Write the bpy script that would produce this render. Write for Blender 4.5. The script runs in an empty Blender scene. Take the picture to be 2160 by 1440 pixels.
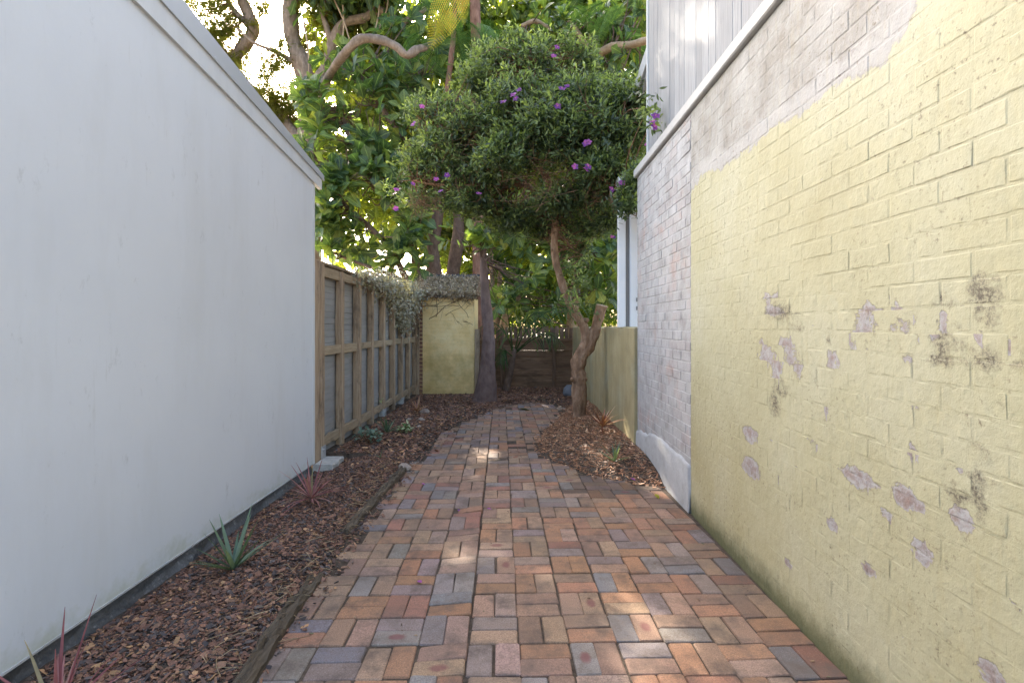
import bpy, math, random
import numpy as np
from mathutils import Vector

random.seed(7)
rng = np.random.default_rng(11)
SC = bpy.context.scene
COL = SC.collection
PI = math.pi

# ------------------------------------------------------------------ camera, sky, sun, exposure
F = 1103.0                      # focal length in pixels of the 2160 px wide photograph
HX, HY, HC = 1085.0, 690.0, 1.5
cam_d = bpy.data.cameras.new('camera')
cam = bpy.data.objects.new('camera', cam_d)
COL.objects.link(cam)
cam.location = (0, 0, HC)
cam.rotation_euler = (PI / 2, 0, 0)
cam_d.sensor_width = 36.0
cam_d.lens = 36.0 * F / 2160.0
cam_d.shift_x = -5.0 / 2160.0
cam_d.shift_y = -30.0 / 2160.0
cam_d.clip_start = 0.05
cam_d.clip_end = 2000
SC.camera = cam

SUN = np.array([-0.435, 1.0, 0.662]); SUN /= np.linalg.norm(SUN)
SUN_EL = math.asin(SUN[2]); SUN_AZ = math.atan2(SUN[0], SUN[1])
world = bpy.data.worlds.new('World')
SC.world = world
world.use_nodes = True
wn = world.node_tree
for n in list(wn.nodes):
    wn.nodes.remove(n)
wo = wn.nodes.new('ShaderNodeOutputWorld')
bg = wn.nodes.new('ShaderNodeBackground')
sky = wn.nodes.new('ShaderNodeTexSky')
sky.sky_type = 'NISHITA'
sky.sun_disc = False
sky.sun_elevation = SUN_EL
sky.sun_rotation = SUN_AZ % (2 * PI)
sky.air_density = 1.0
sky.dust_density = 5.0
sky.ozone_density = 0.6
bg.inputs['Strength'].default_value = 0.15
wn.links.new(sky.outputs['Color'], bg.inputs['Color'])
wn.links.new(bg.outputs['Background'], wo.inputs['Surface'])

sun_d = bpy.data.lights.new('sun', 'SUN')
sun = bpy.data.objects.new('sun', sun_d)
COL.objects.link(sun)
sun_d.energy = 2.2
sun_d.angle = math.radians(0.5)
sun_d.color = (1.0, 0.90, 0.76)
sun.location = (-6, 14, 12)
sun.rotation_euler = Vector(SUN.tolist()).to_track_quat('Z', 'Y').to_euler()

vs = SC.view_settings
vs.view_transform = 'Standard'
vs.look = 'None'
vs.gamma = 1.0
vs.use_curve_mapping = False
vs.exposure = 2.78
SC.render.engine = 'CYCLES'
SC.cycles.use_denoising = True
SC.cycles.max_bounces = 10
SC.cycles.diffuse_bounces = 7
SC.cycles.transmission_bounces = 6
SC.cycles.sample_clamp_indirect = 12.0

# ------------------------------------------------------------------ helpers
def W(px, py, Y):
    return ((px - HX) * Y / F, Y, HC + (HY - py) * Y / F)

def G(px, py, z=0.0):
    Y = F * (HC - z) / (py - HY)
    return ((px - HX) * Y / F, Y, z)

def tag(o, label=None, cat=None, group=None, kind=None):
    if label: o['label'] = label
    if cat: o['category'] = cat
    if group: o['group'] = group
    if kind: o['kind'] = kind
    return o

def empty(name, loc=(0, 0, 0), label=None, cat=None, group=None, kind=None, rz=0):
    o = bpy.data.objects.new(name, None)
    COL.objects.link(o)
    o.location = loc
    o.rotation_euler = (0, 0, rz)
    o.empty_display_size = 0.1
    return tag(o, label, cat, group, kind)

def mesh(name, V, Fs, mat=None, smooth=False, attrs=None, uv=None, cols=None):
    V = np.asarray(V, dtype=np.float32).reshape(-1, 3)
    if not isinstance(Fs, (list, tuple)) or (len(Fs) and not isinstance(Fs[0], np.ndarray)):
        groups = {}
        for f in Fs:
            groups.setdefault(len(f), []).append(f)
        Fs = [np.array(v, dtype=np.int32) for v in groups.values()]
    me = bpy.data.meshes.new(name)
    me.vertices.add(len(V))
    me.vertices.foreach_set('co', V.ravel())
    loops = np.concatenate([f.ravel() for f in Fs]).astype(np.int32)
    tot = np.concatenate([np.full(len(f), f.shape[1], dtype=np.int32) for f in Fs])
    start = np.concatenate([[0], np.cumsum(tot)[:-1]]).astype(np.int32)
    me.loops.add(len(loops))
    me.loops.foreach_set('vertex_index', loops)
    me.polygons.add(len(tot))
    me.polygons.foreach_set('loop_start', start)
    me.polygons.foreach_set('loop_total', tot)
    me.polygons.foreach_set('use_smooth', np.full(len(tot), bool(smooth)))
    if uv is not None:
        l = me.uv_layers.new(name='UVMap')
        l.data.foreach_set('uv', np.asarray(uv, dtype=np.float32)[loops].ravel())
    if attrs:
        for k, a in attrs.items():
            at = me.attributes.new(k, 'FLOAT', 'POINT')
            at.data.foreach_set('value', np.asarray(a, dtype=np.float32))
    if cols is not None:
        at = me.attributes.new('tint', 'FLOAT_COLOR', 'POINT')
        c = np.ones((len(V), 4), dtype=np.float32)
        c[:, :3] = cols
        at.data.foreach_set('color', c.ravel())
    me.update(calc_edges=True)
    if mat: me.materials.append(mat)
    return me

def link(name, me, parent=None, loc=None, rot=None):
    o = bpy.data.objects.new(name, me)
    COL.objects.link(o)
    if parent: o.parent = parent
    if loc is not None: o.location = loc
    if rot is not None: o.rotation_euler = rot
    return o

class MB:
    """collects several shapes that form ONE part"""
    def __init__(s):
        s.V = []; s.F = {}; s.n = 0; s.A = []; s.U = []; s.C = []
    def add(s, V, Fs, a=None, uv=None, c=None):
        V = np.asarray(V, dtype=np.float32).reshape(-1, 3)
        if isinstance(Fs, np.ndarray): Fs = [Fs]
        for f in Fs:
            f = np.atleast_2d(np.asarray(f, dtype=np.int32))
            s.F.setdefault(f.shape[1], []).append(f + s.n)
        s.V.append(V); s.n += len(V)
        s.A.append(np.full(len(V), 0.5) if a is None else np.broadcast_to(a, (len(V),)))
        s.U.append(np.zeros((len(V), 2)) if uv is None else uv)
        s.C.append(np.full((len(V), 3), 0.5) if c is None else np.broadcast_to(c, (len(V), 3)))
        return s
    def me(s, name, mat, smooth=False):
        return mesh(name, np.concatenate(s.V), [np.concatenate(v) for v in s.F.values()], mat, smooth,
                    {'vary': np.concatenate(s.A)}, np.concatenate(s.U), np.concatenate(s.C))
    def build(s, name, mat, parent=None, smooth=False):
        return link(name, s.me(name, mat, smooth), parent)

BOXF = [np.array([[0, 3, 2, 1], [4, 5, 6, 7], [0, 1, 5, 4], [1, 2, 6, 5], [2, 3, 7, 6], [3, 0, 4, 7]])]
def boxv(x0, x1, y0, y1, z0, z1):
    return np.array([[x0, y0, z0], [x1, y0, z0], [x1, y1, z0], [x0, y1, z0],
                     [x0, y0, z1], [x1, y0, z1], [x1, y1, z1], [x0, y1, z1]], dtype=float)

def bevbox(x0, x1, y0, y1, z0, z1, b=0.006, jit=0.0, seg=1, axis=2):
    """box with chamfered long edges (along axis), cut into seg lengths so it can warp"""
    lo = [x0, y0, z0]; hi = [x1, y1, z1]
    ax = axis; u, v = [(1, 2), (2, 0), (0, 1)][ax]
    ring = [(lo[u] + b, lo[v]), (hi[u] - b, lo[v]), (hi[u], lo[v] + b), (hi[u], hi[v] - b),
            (hi[u] - b, hi[v]), (lo[u] + b, hi[v]), (lo[u], hi[v] - b), (lo[u], lo[v] + b)]
    V = []
    for k in range(seg + 1):
        t = k / seg
        du, dv = (rng.normal(0, jit), rng.normal(0, jit)) if jit else (0, 0)
        for (a, c) in ring:
            p = [0, 0, 0]
            p[ax] = lo[ax] + (hi[ax] - lo[ax]) * t
            p[u] = a + du + (rng.normal(0, jit * .5) if jit else 0)
            p[v] = c + dv + (rng.normal(0, jit * .5) if jit else 0)
            V.append(p)
    q = []
    for k in range(seg):
        for i in range(8):
            j = (i + 1) % 8
            q.append([k * 8 + i, k * 8 + j, k * 8 + 8 + j, k * 8 + 8 + i])
    e = [list(range(7, -1, -1)), [seg * 8 + i for i in range(8)]]
    return np.array(V), [np.array(q), np.array(e)]

def catmull(P, n):
    P = np.asarray(P, float)
    if len(P) == 2:
        t = np.linspace(0, 1, n)[:, None]
        return P[0] * (1 - t) + P[1] * t
    Q = np.vstack([2 * P[0] - P[1], P, 2 * P[-1] - P[-2]])
    ts = np.linspace(0, len(P) - 1 - 1e-6, n)
    out = []
    for t in ts:
        i = int(t); f = t - i
        a, b, c, d = Q[i], Q[i + 1], Q[i + 2], Q[i + 3]
        out.append(0.5 * (2 * b + (c - a) * f + (2 * a - 5 * b + 4 * c - d) * f * f + (3 * b - a - 3 * c + d) * f ** 3))
    return np.array(out)

def tube(P, R, sides=8, n=None, knob=0.0, cap=True):
    P = np.asarray(P, float)
    R = np.asarray(R, float)
    if n is None: n = len(P) * 4
    C = catmull(P, n)
    r = np.interp(np.linspace(0, 1, n), np.linspace(0, 1, len(R)), R)
    T = np.gradient(C, axis=0); T /= np.linalg.norm(T, axis=1)[:, None] + 1e-9
    up = np.array([0.31, 0.17, 0.93]) if abs(T[0][2]) < .9 else np.array([1., .1, 0])
    V = []
    N0 = np.cross(T[0], up); N0 /= np.linalg.norm(N0)
    ph = rng.uniform(0, 2 * PI, 3)
    a = np.linspace(0, 2 * PI, sides, endpoint=False)
    for i in range(n):
        N0 = N0 - T[i] * N0.dot(T[i]); N0 /= np.linalg.norm(N0) + 1e-9
        B = np.cross(T[i], N0)
        k = 1 + knob * (0.6 * np.sin(2 * a + ph[0] + i * .35) + .5 * np.sin(3 * a + ph[1] - i * .5) + rng.normal(0, .35, sides) + .5 * math.sin(i * .9 + ph[2]))
        V.append(C[i] + r[i] * (np.cos(a) * k)[:, None] * N0 + r[i] * (np.sin(a) * k)[:, None] * B)
    V = np.concatenate(V)
    i = np.arange(n - 1)[:, None] * sides; j = np.arange(sides)[None, :]; j2 = (j + 1) % sides
    q = np.stack([i + j, i + j2, i + sides + j2, i + sides + j], -1).reshape(-1, 4)
    Fs = [q]
    if cap:
        Fs.append(np.array([list(range(sides - 1, -1, -1)), [(n - 1) * sides + k for k in range(sides)]]))
    return V, Fs

def frames(D, Nn):
    """rotation matrices: local y -> D, local z close to Nn"""
    D = D / (np.linalg.norm(D, axis=1)[:, None] + 1e-9)
    X = np.cross(D, Nn); X /= np.linalg.norm(X, axis=1)[:, None] + 1e-9
    Z = np.cross(X, D)
    return np.stack([X, D, Z], -1)

def scatter(mb, TV, TF, P, R, S, a=None, uv=None, cols=None):
    n, k = len(P), len(TV)
    if n == 0: return
    V = np.einsum('nij,kj->nki', R * np.asarray(S).reshape(n, 1, -1), TV) + P[:, None, :]
    Fs = []
    for f in TF:
        Fs.append((f[None] + (np.arange(n) * k)[:, None, None]).reshape(-1, f.shape[1]))
    mb.add(V.reshape(-1, 3), Fs, None if a is None else np.repeat(a, k), None if uv is None else np.tile(uv, (n, 1)),
           None if cols is None else np.repeat(cols, k, axis=0))

def rdir(n, up=0.0):
    v = rng.normal(0, 1, (n, 3)); v /= np.linalg.norm(v, axis=1)[:, None]
    v[:, 2] += up
    return v / np.linalg.norm(v, axis=1)[:, None]

# gaps in the foliage through which the low sun reaches the yard
GAPS = []
def gap(p, r): GAPS.append((np.array(p, float), r))
gap(G(978, 962), .19); gap(G(1003, 952), .15); gap(G(968, 985), .12)
for px, py, r in ((1408, 985, .10), (1412, 1010, .10)):
    Y = F * 1.43 / (px - HX); gap(W(px, py, Y), r)
for px, py, r in ((1300, 850, .06), (1303, 870, .07), (1307, 890, .08), (1311, 905, .08), (1315, 922, .09), (1321, 945, .09)):
    Y = F * 1.40 / (px - HX); gap(W(px, py, Y), r)
gap(G(1062, 1190), .06); gap(G(1400, 1295), .11); gap(G(1440, 1390), .12); gap(G(1360, 1330), .08); gap(G(1150, 860), .12)
gap(W(1268, 885, 6.7), .20); gap(G(1290, 1000), .06)
for px, py, r in ((1385, 140, .11), (1382, 170, .07), (1478, 30, .12), (1470, 80, .10), (1440, 90, .08), (1395, 55, .06)):
    Y = F * 1.57 / (px - HX); gap(W(px, py, Y), r)
def open_sky(P, extra=0.10):
    """mask of points that stay (not in a sun gap)"""
    keep = np.ones(len(P), bool)
    for p, r in GAPS:
        d = P - p
        t = d @ SUN
        dist = np.linalg.norm(d - t[:, None] * SUN, axis=1)
        keep &= ~((dist < r + extra) & (t > 0.6))
    return keep

# ------------------------------------------------------------------ materials
def newmat(name):
    m = bpy.data.materials.new(name)
    m.use_nodes = True
    nt = m.node_tree
    for n in list(nt.nodes): nt.nodes.remove(n)
    out = nt.nodes.new('ShaderNodeOutputMaterial')
    b = nt.nodes.new('ShaderNodeBsdfPrincipled')
    nt.links.new(b.outputs[0], out.inputs[0])
    return m, nt, b, out

class NT:
    def __init__(s, nt): s.nt = nt
    def put(s, sock, v):
        if isinstance(v, bpy.types.NodeSocket): s.nt.links.new(v, sock)
        elif isinstance(v, (tuple, list)) and len(v) == 3 and sock.type == 'RGBA': sock.default_value = (*v, 1)
        else: sock.default_value = v
    def pos(s):
        return s.nt.nodes.new('ShaderNodeNewGeometry').outputs['Position']
    def loc(s):
        return s.nt.nodes.new('ShaderNodeTexCoord').outputs['Object']
    def uv(s):
        return s.nt.nodes.new('ShaderNodeTexCoord').outputs['UV']
    def attr(s, k, out='Fac'):
        n = s.nt.nodes.new('ShaderNodeAttribute'); n.attribute_name = k
        return n.outputs[out]
    def objinfo(s, k): return s.nt.nodes.new('ShaderNodeObjectInfo').outputs[k]
    def noise(s, vec, scale, detail=4, rough=.55, out=0, stretch=None, dist=0.0):
        if stretch is not None:
            mp = s.nt.nodes.new('ShaderNodeMapping'); s.put(mp.inputs[0], vec); mp.inputs['Scale'].default_value = stretch
            vec = mp.outputs[0]
        n = s.nt.nodes.new('ShaderNodeTexNoise')
        s.put(n.inputs['Vector'], vec); n.inputs['Scale'].default_value = scale
        n.inputs['Detail'].default_value = detail; n.inputs['Roughness'].default_value = rough
        n.inputs['Distortion'].default_value = dist
        return n.outputs[out]
    def voro(s, vec, scale, feature='F1', out='Distance', rand=1.0):
        n = s.nt.nodes.new('ShaderNodeTexVoronoi'); n.feature = feature
        s.put(n.inputs['Vector'], vec); n.inputs['Scale'].default_value = scale
        n.inputs['Randomness'].default_value = rand
        return n.outputs[out]
    def math(s, op, a, b=0.0, c=0.0, clamp=False):
        n = s.nt.nodes.new('ShaderNodeMath'); n.operation = op; n.use_clamp = clamp
        s.put(n.inputs[0], a); s.put(n.inputs[1], b)
        if op in ('MULTIPLY_ADD', 'SMOOTH_MIN', 'COMPARE'): s.put(n.inputs[2], c)
        return n.outputs[0]
    def ramp(s, fac, stops, interp='LINEAR'):
        n = s.nt.nodes.new('ShaderNodeValToRGB'); cr = n.color_ramp; cr.interpolation = interp
        while len(cr.elements) > 1: cr.elements.remove(cr.elements[-1])
        for k, (p, c) in enumerate(stops):
            e = cr.elements[0] if k == 0 else cr.elements.new(p)
            e.position = p
            e.color = (c, c, c, 1) if not isinstance(c, (tuple, list)) else (*c, 1)
        s.put(n.inputs[0], fac)
        return n.outputs[0]
    def mapr(s, v, a, b, c=0.0, d=1.0):
        n = s.nt.nodes.new('ShaderNodeMapRange'); n.clamp = True
        s.put(n.inputs[0], v)
        for i, x in enumerate((a, b, c, d)): n.inputs[i + 1].default_value = x
        return n.outputs[0]
    def mix(s, fac, a, b, blend='MIX'):
        n = s.nt.nodes.new('ShaderNodeMix'); n.data_type = 'RGBA'; n.blend_type = blend
        s.put(n.inputs[0], fac); s.put(n.inputs[6], a); s.put(n.inputs[7], b)
        return n.outputs[2]
    def bump(s, h, strength=.3, dist=.01, normal=None):
        n = s.nt.nodes.new('ShaderNodeBump'); s.put(n.inputs['Height'], h)
        n.inputs['Strength'].default_value = strength; n.inputs['Distance'].default_value = dist
        if normal is not None: s.put(n.inputs['Normal'], normal)
        return n.outputs[0]
    def sep(s, v):
        n = s.nt.nodes.new('ShaderNodeSeparateXYZ'); s.put(n.inputs[0], v); return n.outputs

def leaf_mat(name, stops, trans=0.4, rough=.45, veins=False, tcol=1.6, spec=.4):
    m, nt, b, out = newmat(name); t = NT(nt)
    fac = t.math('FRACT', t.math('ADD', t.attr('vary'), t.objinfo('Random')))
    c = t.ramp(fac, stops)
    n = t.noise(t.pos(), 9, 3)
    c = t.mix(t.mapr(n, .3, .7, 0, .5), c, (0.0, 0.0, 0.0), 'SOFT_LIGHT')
    if veins:
        u = t.sep(t.uv())
        au = t.math('ABSOLUTE', u[0])
        mid = t.mapr(au, .02, .07, 1, 0)
        lat = t.math('ABSOLUTE', t.math('SINE', t.math('MULTIPLY', t.math('SUBTRACT', u[1], t.math('MULTIPLY', au, .55)), 24.0)))
        latm = t.mapr(lat, .0, .16, .7, 0)
        v = t.math('MAXIMUM', mid, latm)
        c2 = t.mix(t.math('MULTIPLY', v, .55), c, (.30, .40, .14))
        nt.links.new(t.bump(v, .5, .01), b.inputs['Normal'])
    else:
        c2 = c
    t.put(b.inputs['Base Color'], c2)
    b.inputs['Roughness'].default_value = rough
    b.inputs['Specular IOR Level'].default_value = spec
    tr = nt.nodes.new('ShaderNodeBsdfTranslucent')
    hs = t.mix(1.0, c2, (1.25 * tcol, 1.2 * tcol, .45 * tcol), 'MULTIPLY')
    t.put(tr.inputs[0], hs)
    mx = nt.nodes.new('ShaderNodeMixShader'); mx.inputs[0].default_value = trans
    nt.links.new(b.outputs[0], mx.inputs[1]); nt.links.new(tr.outputs[0], mx.inputs[2])
    nt.links.new(mx.outputs[0], out.inputs[0])
    return m

def bark_mat(name, c0, c1, c2, scale=14, stretch=(1, 1, .3), bump=.5):
    m, nt, b, out = newmat(name); t = NT(nt)
    p = t.pos()
    n = t.noise(p, scale, 6, .65, stretch=stretch)
    c = t.ramp(n, [(.25, c0), (.5, c1), (.75, c2)])
    n2 = t.noise(p, 3.2, 3)
    c = t.mix(t.mapr(n2, .5, .72, 0, .6), c, tuple(x * .55 for x in c1))
    t.put(b.inputs['Base Color'], c); b.inputs['Roughness'].default_value = .9
    b.inputs['Specular IOR Level'].default_value = .15
    h = t.math('ADD', n, t.math('MULTIPLY', t.noise(p, scale * 4, 3, stretch=stretch), .4))
    nt.links.new(t.bump(h, bump, .03), b.inputs['Normal'])
    return m

def timber_mat(name, c0, c1, c2, axis=2, bump=.35, blotch=(.05, .035, .025), bl=.75):
    m, nt, b, out = newmat(name); t = NT(nt)
    p = t.pos()
    st = [9, 9, 9]; st[axis] = .55
    g = t.noise(p, 6, 6, .65, stretch=tuple(st), dist=.4)
    c = t.ramp(g, [(.25, c0), (.5, c1), (.72, c2)])
    hue = t.math('FRACT', t.math('ADD', t.objinfo('Random'), t.attr('vary')))
    c = t.mix(t.mapr(hue, 0, 1, .0, .55), c, tuple(x * .62 for x in c1))
    st2 = [2, 2, 2]; st2[axis] = .7
    d = t.noise(p, 2.3, 5, .7, stretch=tuple(st2))
    c = t.mix(t.mapr(d, .52, .72, 0, bl), c, blotch)
    t.put(b.inputs['Base Color'], c); b.inputs['Roughness'].default_value = .82
    b.inputs['Specular IOR Level'].default_value = .2
    nt.links.new(t.bump(g, bump, .012), b.inputs['Normal'])
    return m

def paver_mat(name, use_obj):
    m, nt, b, out = newmat(name); t = NT(nt)
    p = t.pos()
    c = t.objinfo('Color') if use_obj else t.attr('tint', 'Color')
    n1 = t.noise(p, 16, 5, .65)
    c = t.mix(t.mapr(n1, .35, .72, 0, .55), c, t.mix(.5, c, (.23, .15, .105)))
    fine = t.noise(p, 170, 3, .7)
    c = t.mix(t.mapr(fine, .38, .52, .55, 0), c, (.10, .075, .06))
    c = t.mix(t.mapr(fine, .57, .72, 0, .38), c, (.52, .42, .34))
    n2 = t.noise(p, 5.5, 6, .72)
    c = t.mix(t.mapr(n2, .47, .66, 0, .75), c, (.10, .074, .058))
    n3 = t.noise(p, 2.1, 3)
    c = t.mix(t.mapr(n3, .48, .70, 0, .45), c, (.13, .105, .085))
    if use_obj:
        l = t.sep(t.loc())
        ex = t.math('POWER', t.math('DIVIDE', l[0], .045), 2.0)
        ey = t.math('POWER', t.math('DIVIDE', l[1], .026), 2.0)
        e = t.math('ADD', t.math('ADD', ex, ey), t.math('MULTIPLY', t.noise(p, 60, 3), .9))
        mk = t.math('MULTIPLY', t.mapr(e, .8, 1.7, .75, 0), t.objinfo('Alpha'))
        c = t.mix(mk, c, (.17, .065, .06))
    t.put(b.inputs['Base Color'], c)
    t.put(b.inputs['Roughness'], t.mapr(n1, .3, .7, .68, .9))
    b.inputs['Specular IOR Level'].default_value = .25
    h = t.math('ADD', t.math('MULTIPLY', fine, .35), t.noise(p, 45, 4, .7))
    nt.links.new(t.bump(h, .35, .006), b.inputs['Normal'])
    return m

def paint_wall_mat(name):
    """painted old brick: yellow paint, older grey paint, peeled patches, mould"""
    m, nt, b, out = newmat(name); t = NT(nt)
    p = t.pos()
    peel, stain, grey, low = t.attr('peel'), t.attr('stain'), t.attr('grey'), t.attr('low')
    nb = t.noise(p, 1.3, 5, .6)
    nm = t.noise(p, 7, 6, .65)
    yel = t.ramp(nb, [(.3, (.385, .355, .212)), (.5, (.430, .408, .262)), (.7, (.455, .440, .308))])
    yel = t.mix(t.mapr(nm, .52, .75, 0, .35), yel, (.35, .31, .175))
    yel = t.mix(t.math('MULTIPLY', low, t.mapr(nb, .3, .7, .55, .2)), yel, (.37, .285, .12))
    grc = t.ramp(t.noise(p, 3.5, 6, .65), [(.3, (.20, .18, .15)), (.5, (.315, .303, .275)), (.7, (.385, .375, .35))])
    g = t.math('ADD', grey, t.math('MULTIPLY', t.math('SUBTRACT', t.noise(p, 9, 6, .7), .5), 1.3))
    c = t.mix(t.mapr(g, -.04, .04), yel, grc)
    band = t.math('MULTIPLY', t.mapr(g, -.02, .1), t.mapr(g, .55, .9, 1, 0))
    c = t.mix(t.math('MULTIPLY', band, .75), c, (.405, .395, .375))
    # peeled patches
    warp = t.math('MULTIPLY', t.math('SUBTRACT', t.noise(p, 30, 5, .7), .5), 1.15)
    warp2 = t.math('MULTIPLY', t.math('SUBTRACT', t.noise(p, 110, 3, .7), .5), .5)
    pl = t.math('ADD', peel, t.math('ADD', warp, warp2))
    speck = t.math('ADD', t.math('SUBTRACT', t.noise(p, 19, 4, .65), .735), t.math('MULTIPLY', t.math('SUBTRACT', t.noise(p, 1.1, 2), .5), .16))
    pm = t.math('MAXIMUM', t.mapr(pl, -.08, -.03), t.mapr(speck, 0, .012))
    under = t.ramp(t.noise(p, 26, 5, .7), [(.3, (.27, .19, .165)), (.44, (.28, .225, .205)), (.56, (.345, .325, .315)), (.72, (.42, .412, .40))])
    under = t.mix(t.mapr(pl, .05, .3, .5, 0), under, (.43, .425, .415))
    c = t.mix(pm, c, under)
    rim = t.math('MULTIPLY', t.mapr(pl, -.18, -.08), t.mapr(pl, -.07, .01, 1, 0))
    c = t.mix(t.math('MULTIPLY', rim, .45), c, (.20, .165, .10))
    # mould
    sm = t.math('ADD', stain, t.math('MULTIPLY', t.math('SUBTRACT', t.noise(p, 20, 7, .82), .52), 3.2))
    c = t.mix(t.math('MULTIPLY', t.mapr(sm, .0, .7, 0, .95), t.mapr(t.noise(p, 75, 5, .8), .42, .56, .25, 1)), c, (.105, .088, .068))
    ms = t.math('MULTIPLY', t.mapr(t.noise(p, 42, 5, .75), .57, .68), t.mapr(t.noise(p, 2.0, 3), .40, .58))
    c = t.mix(t.math('MULTIPLY', ms, .85), c, (.15, .12, .08))
    foot = t.math('ADD', t.attr('foot'), t.math('MULTIPLY', t.math('SUBTRACT', t.noise(p, 11, 5, .7), .5), .9))
    c = t.mix(t.mapr(foot, .15, .85, 0, .88), c, (.10, .105, .05))
    # hairline dirt along run marks
    st = t.noise(p, 5, 4, .6, stretch=(1, 5, .5))
    c = t.mix(t.mapr(st, .56, .75, 0, .22), c, (.36, .30, .15))
    t.put(b.inputs['Base Color'], c)
    b.inputs['Roughness'].default_value = .62
    b.inputs['Specular IOR Level'].default_value = .3
    h = t.math('ADD', t.math('MULTIPLY', t.noise(p, 24, 5, .6), .45), t.math('MULTIPLY', t.noise(p, 120, 3), .14))
    h = t.math('ADD', h, t.math('MULTIPLY', t.noise(p, 6, 3), .5))
    h = t.math('ADD', h, t.math('MULTIPLY', pm, -.9))
    nt.links.new(t.bump(h, .6, .013), b.inputs['Normal'])
    return m

def grey_brick_mat(name):
    m, nt, b, out = newmat(name); t = NT(nt)
    p = t.pos()
    n = t.noise(p, 5, 6, .68)
    c = t.ramp(n, [(.28, (.25, .235, .22)), (.5, (.38, .372, .36)), (.72, (.46, .453, .44))])
    r = t.math('FRACT', t.math('ADD', t.objinfo('Random'), t.attr('vary')))
    c = t.mix(t.mapr(r, .55, 1, 0, .3), c, (.40, .33, .31))
    e = t.noise(p, 2.3, 4, .7)
    c = t.mix(t.mapr(e, .56, .70, 0, .55), c, (.42, .27, .21))
    d = t.noise(p, 30, 4, .7)
    c = t.mix(t.mapr(d, .58, .72, 0, .45), c, (.20, .17, .15))
    t.put(b.inputs['Base Color'], c)
    b.inputs['Roughness'].default_value = .75
    h = t.math('ADD', t.noise(p, 60, 4, .7), t.math('MULTIPLY', n, .5))
    nt.links.new(t.bump(h, .4, .008), b.inputs['Normal'])
    return m

def plain_mat(name, c, var=.12, scale=3, rough=.6, dirt=None, dirt_lo=.55, dirt_hi=.75, dirt_amt=.5, bscale=40, bump=.1, spec=.3, stretch=None, metal=0):
    m, nt, b, out = newmat(name); t = NT(nt)
    p = t.pos()
    n = t.noise(p, scale, 5, .6, stretch=stretch)
    col = t.ramp(n, [(.3, tuple(x * (1 - var) for x in c)), (.7, tuple(min(1, x * (1 + var)) for x in c))])
    if dirt:
        d = t.noise(p, scale * 2.3, 6, .72, stretch=stretch)
        col = t.mix(t.mapr(d, dirt_lo, dirt_hi, 0, dirt_amt), col, dirt)
    t.put(b.inputs['Base Color'], col)
    b.inputs['Roughness'].default_value = rough
    b.inputs['Specular IOR Level'].default_value = spec
    b.inputs['Metallic'].default_value = metal
    if bump:
        nt.links.new(t.bump(t.noise(p, bscale, 4, .6), bump, .01), b.inputs['Normal'])
    return m

M = {}
M['paver'] = paver_mat('fired clay paver', True)
M['paver_far'] = paver_mat('fired clay paver joined', False)
M['paint'] = paint_wall_mat('yellow paint on old brick')
M['greybrick'] = grey_brick_mat('grey painted brick')
M['cement'] = plain_mat('cement skim', (.40, .392, .38), .15, 4, .85, (.26, .25, .20), .5, .7, .5, 50, .3)
M['coping'] = plain_mat('grey painted capping', (.45, .44, .42), .08, 3, .5, (.30, .28, .25), .55, .75, .5, 30, .08)
M['render'] = None
def render_mat():
    m, nt, b, out = newmat('off white wall paint'); t = NT(nt)
    p = t.pos()
    n = t.noise(p, .9, 5, .6)
    c = t.ramp(n, [(.3, (.585, .595, .605)), (.7, (.635, .642, .645))])
    s = t.noise(p, 1.6, 5, .65, stretch=(1, 1.7, .35))
    c = t.mix(t.mapr(s, .5, .78, 0, .28), c, (.47, .455, .41))
    sc = t.noise(p, 4.5, 6, .8, stretch=(1, 1.8, .8))
    c = t.mix(t.mapr(sc, .61, .74, 0, .42), c, (.30, .29, .27))
    dr = t.noise(p, 22, 4, .7, stretch=(1, 1.3, .12))
    c = t.mix(t.math('MULTIPLY', t.mapr(dr, .60, .72), t.mapr(n, .5, .65, 0, .35)), c, (.40, .385, .34))
    z = t.sep(p)[2]
    al = t.math('ADD', t.mapr(z, .07, .42, .62, 0), t.math('MULTIPLY', t.math('SUBTRACT', t.noise(p, 6, 5, .7), .5), .9))
    c = t.mix(t.mapr(al, .45, .8, 0, .6), c, (.34, .36, .22))
    t.put(b.inputs['Base Color'], c)
    b.inputs['Roughness'].default_value = .5
    b.inputs['Specular IOR Level'].default_value = .3
    h = t.math('ADD', t.noise(p, 2.2, 3, .5), t.math('MULTIPLY', t.noise(p, 70, 3), .05))
    nt.links.new(t.bump(h, .22, .03), b.inputs['Normal'])
    return m
M['render'] = render_mat()
M['trimwhite'] = plain_mat('white painted trim', (.56, .56, .55), .05, 3, .45, (.50, .48, .42), .6, .8, .4, 40, .05, stretch=(1, 3, 1))
M['flash'] = plain_mat('grey metal flashing', (.40, .405, .41), .05, 2, .38, (.36, .35, .33), .6, .8, .4, 60, .03, .5)
M['membrane'] = plain_mat('black building membrane', (.05, .052, .055), .4, 8, .38, (.28, .28, .27), .55, .72, .7, 22, .8, .5)
M['rooftop'] = plain_mat('grey metal sheet', (.45, .46, .47), .06, 2, .4)
M['clad'] = timber_mat('weathered grey board', (.25, .247, .243), (.345, .342, .338), (.42, .417, .41), 2, .25, (.27, .26, .25), .45)
M['whitepost'] = plain_mat('white powder coat', (.76, .76, .76), .04, 3, .4)
M['greymetal'] = plain_mat('dark grey metal', (.22, .21, .20), .1, 3, .5)
M['lowwall'] = None
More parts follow.
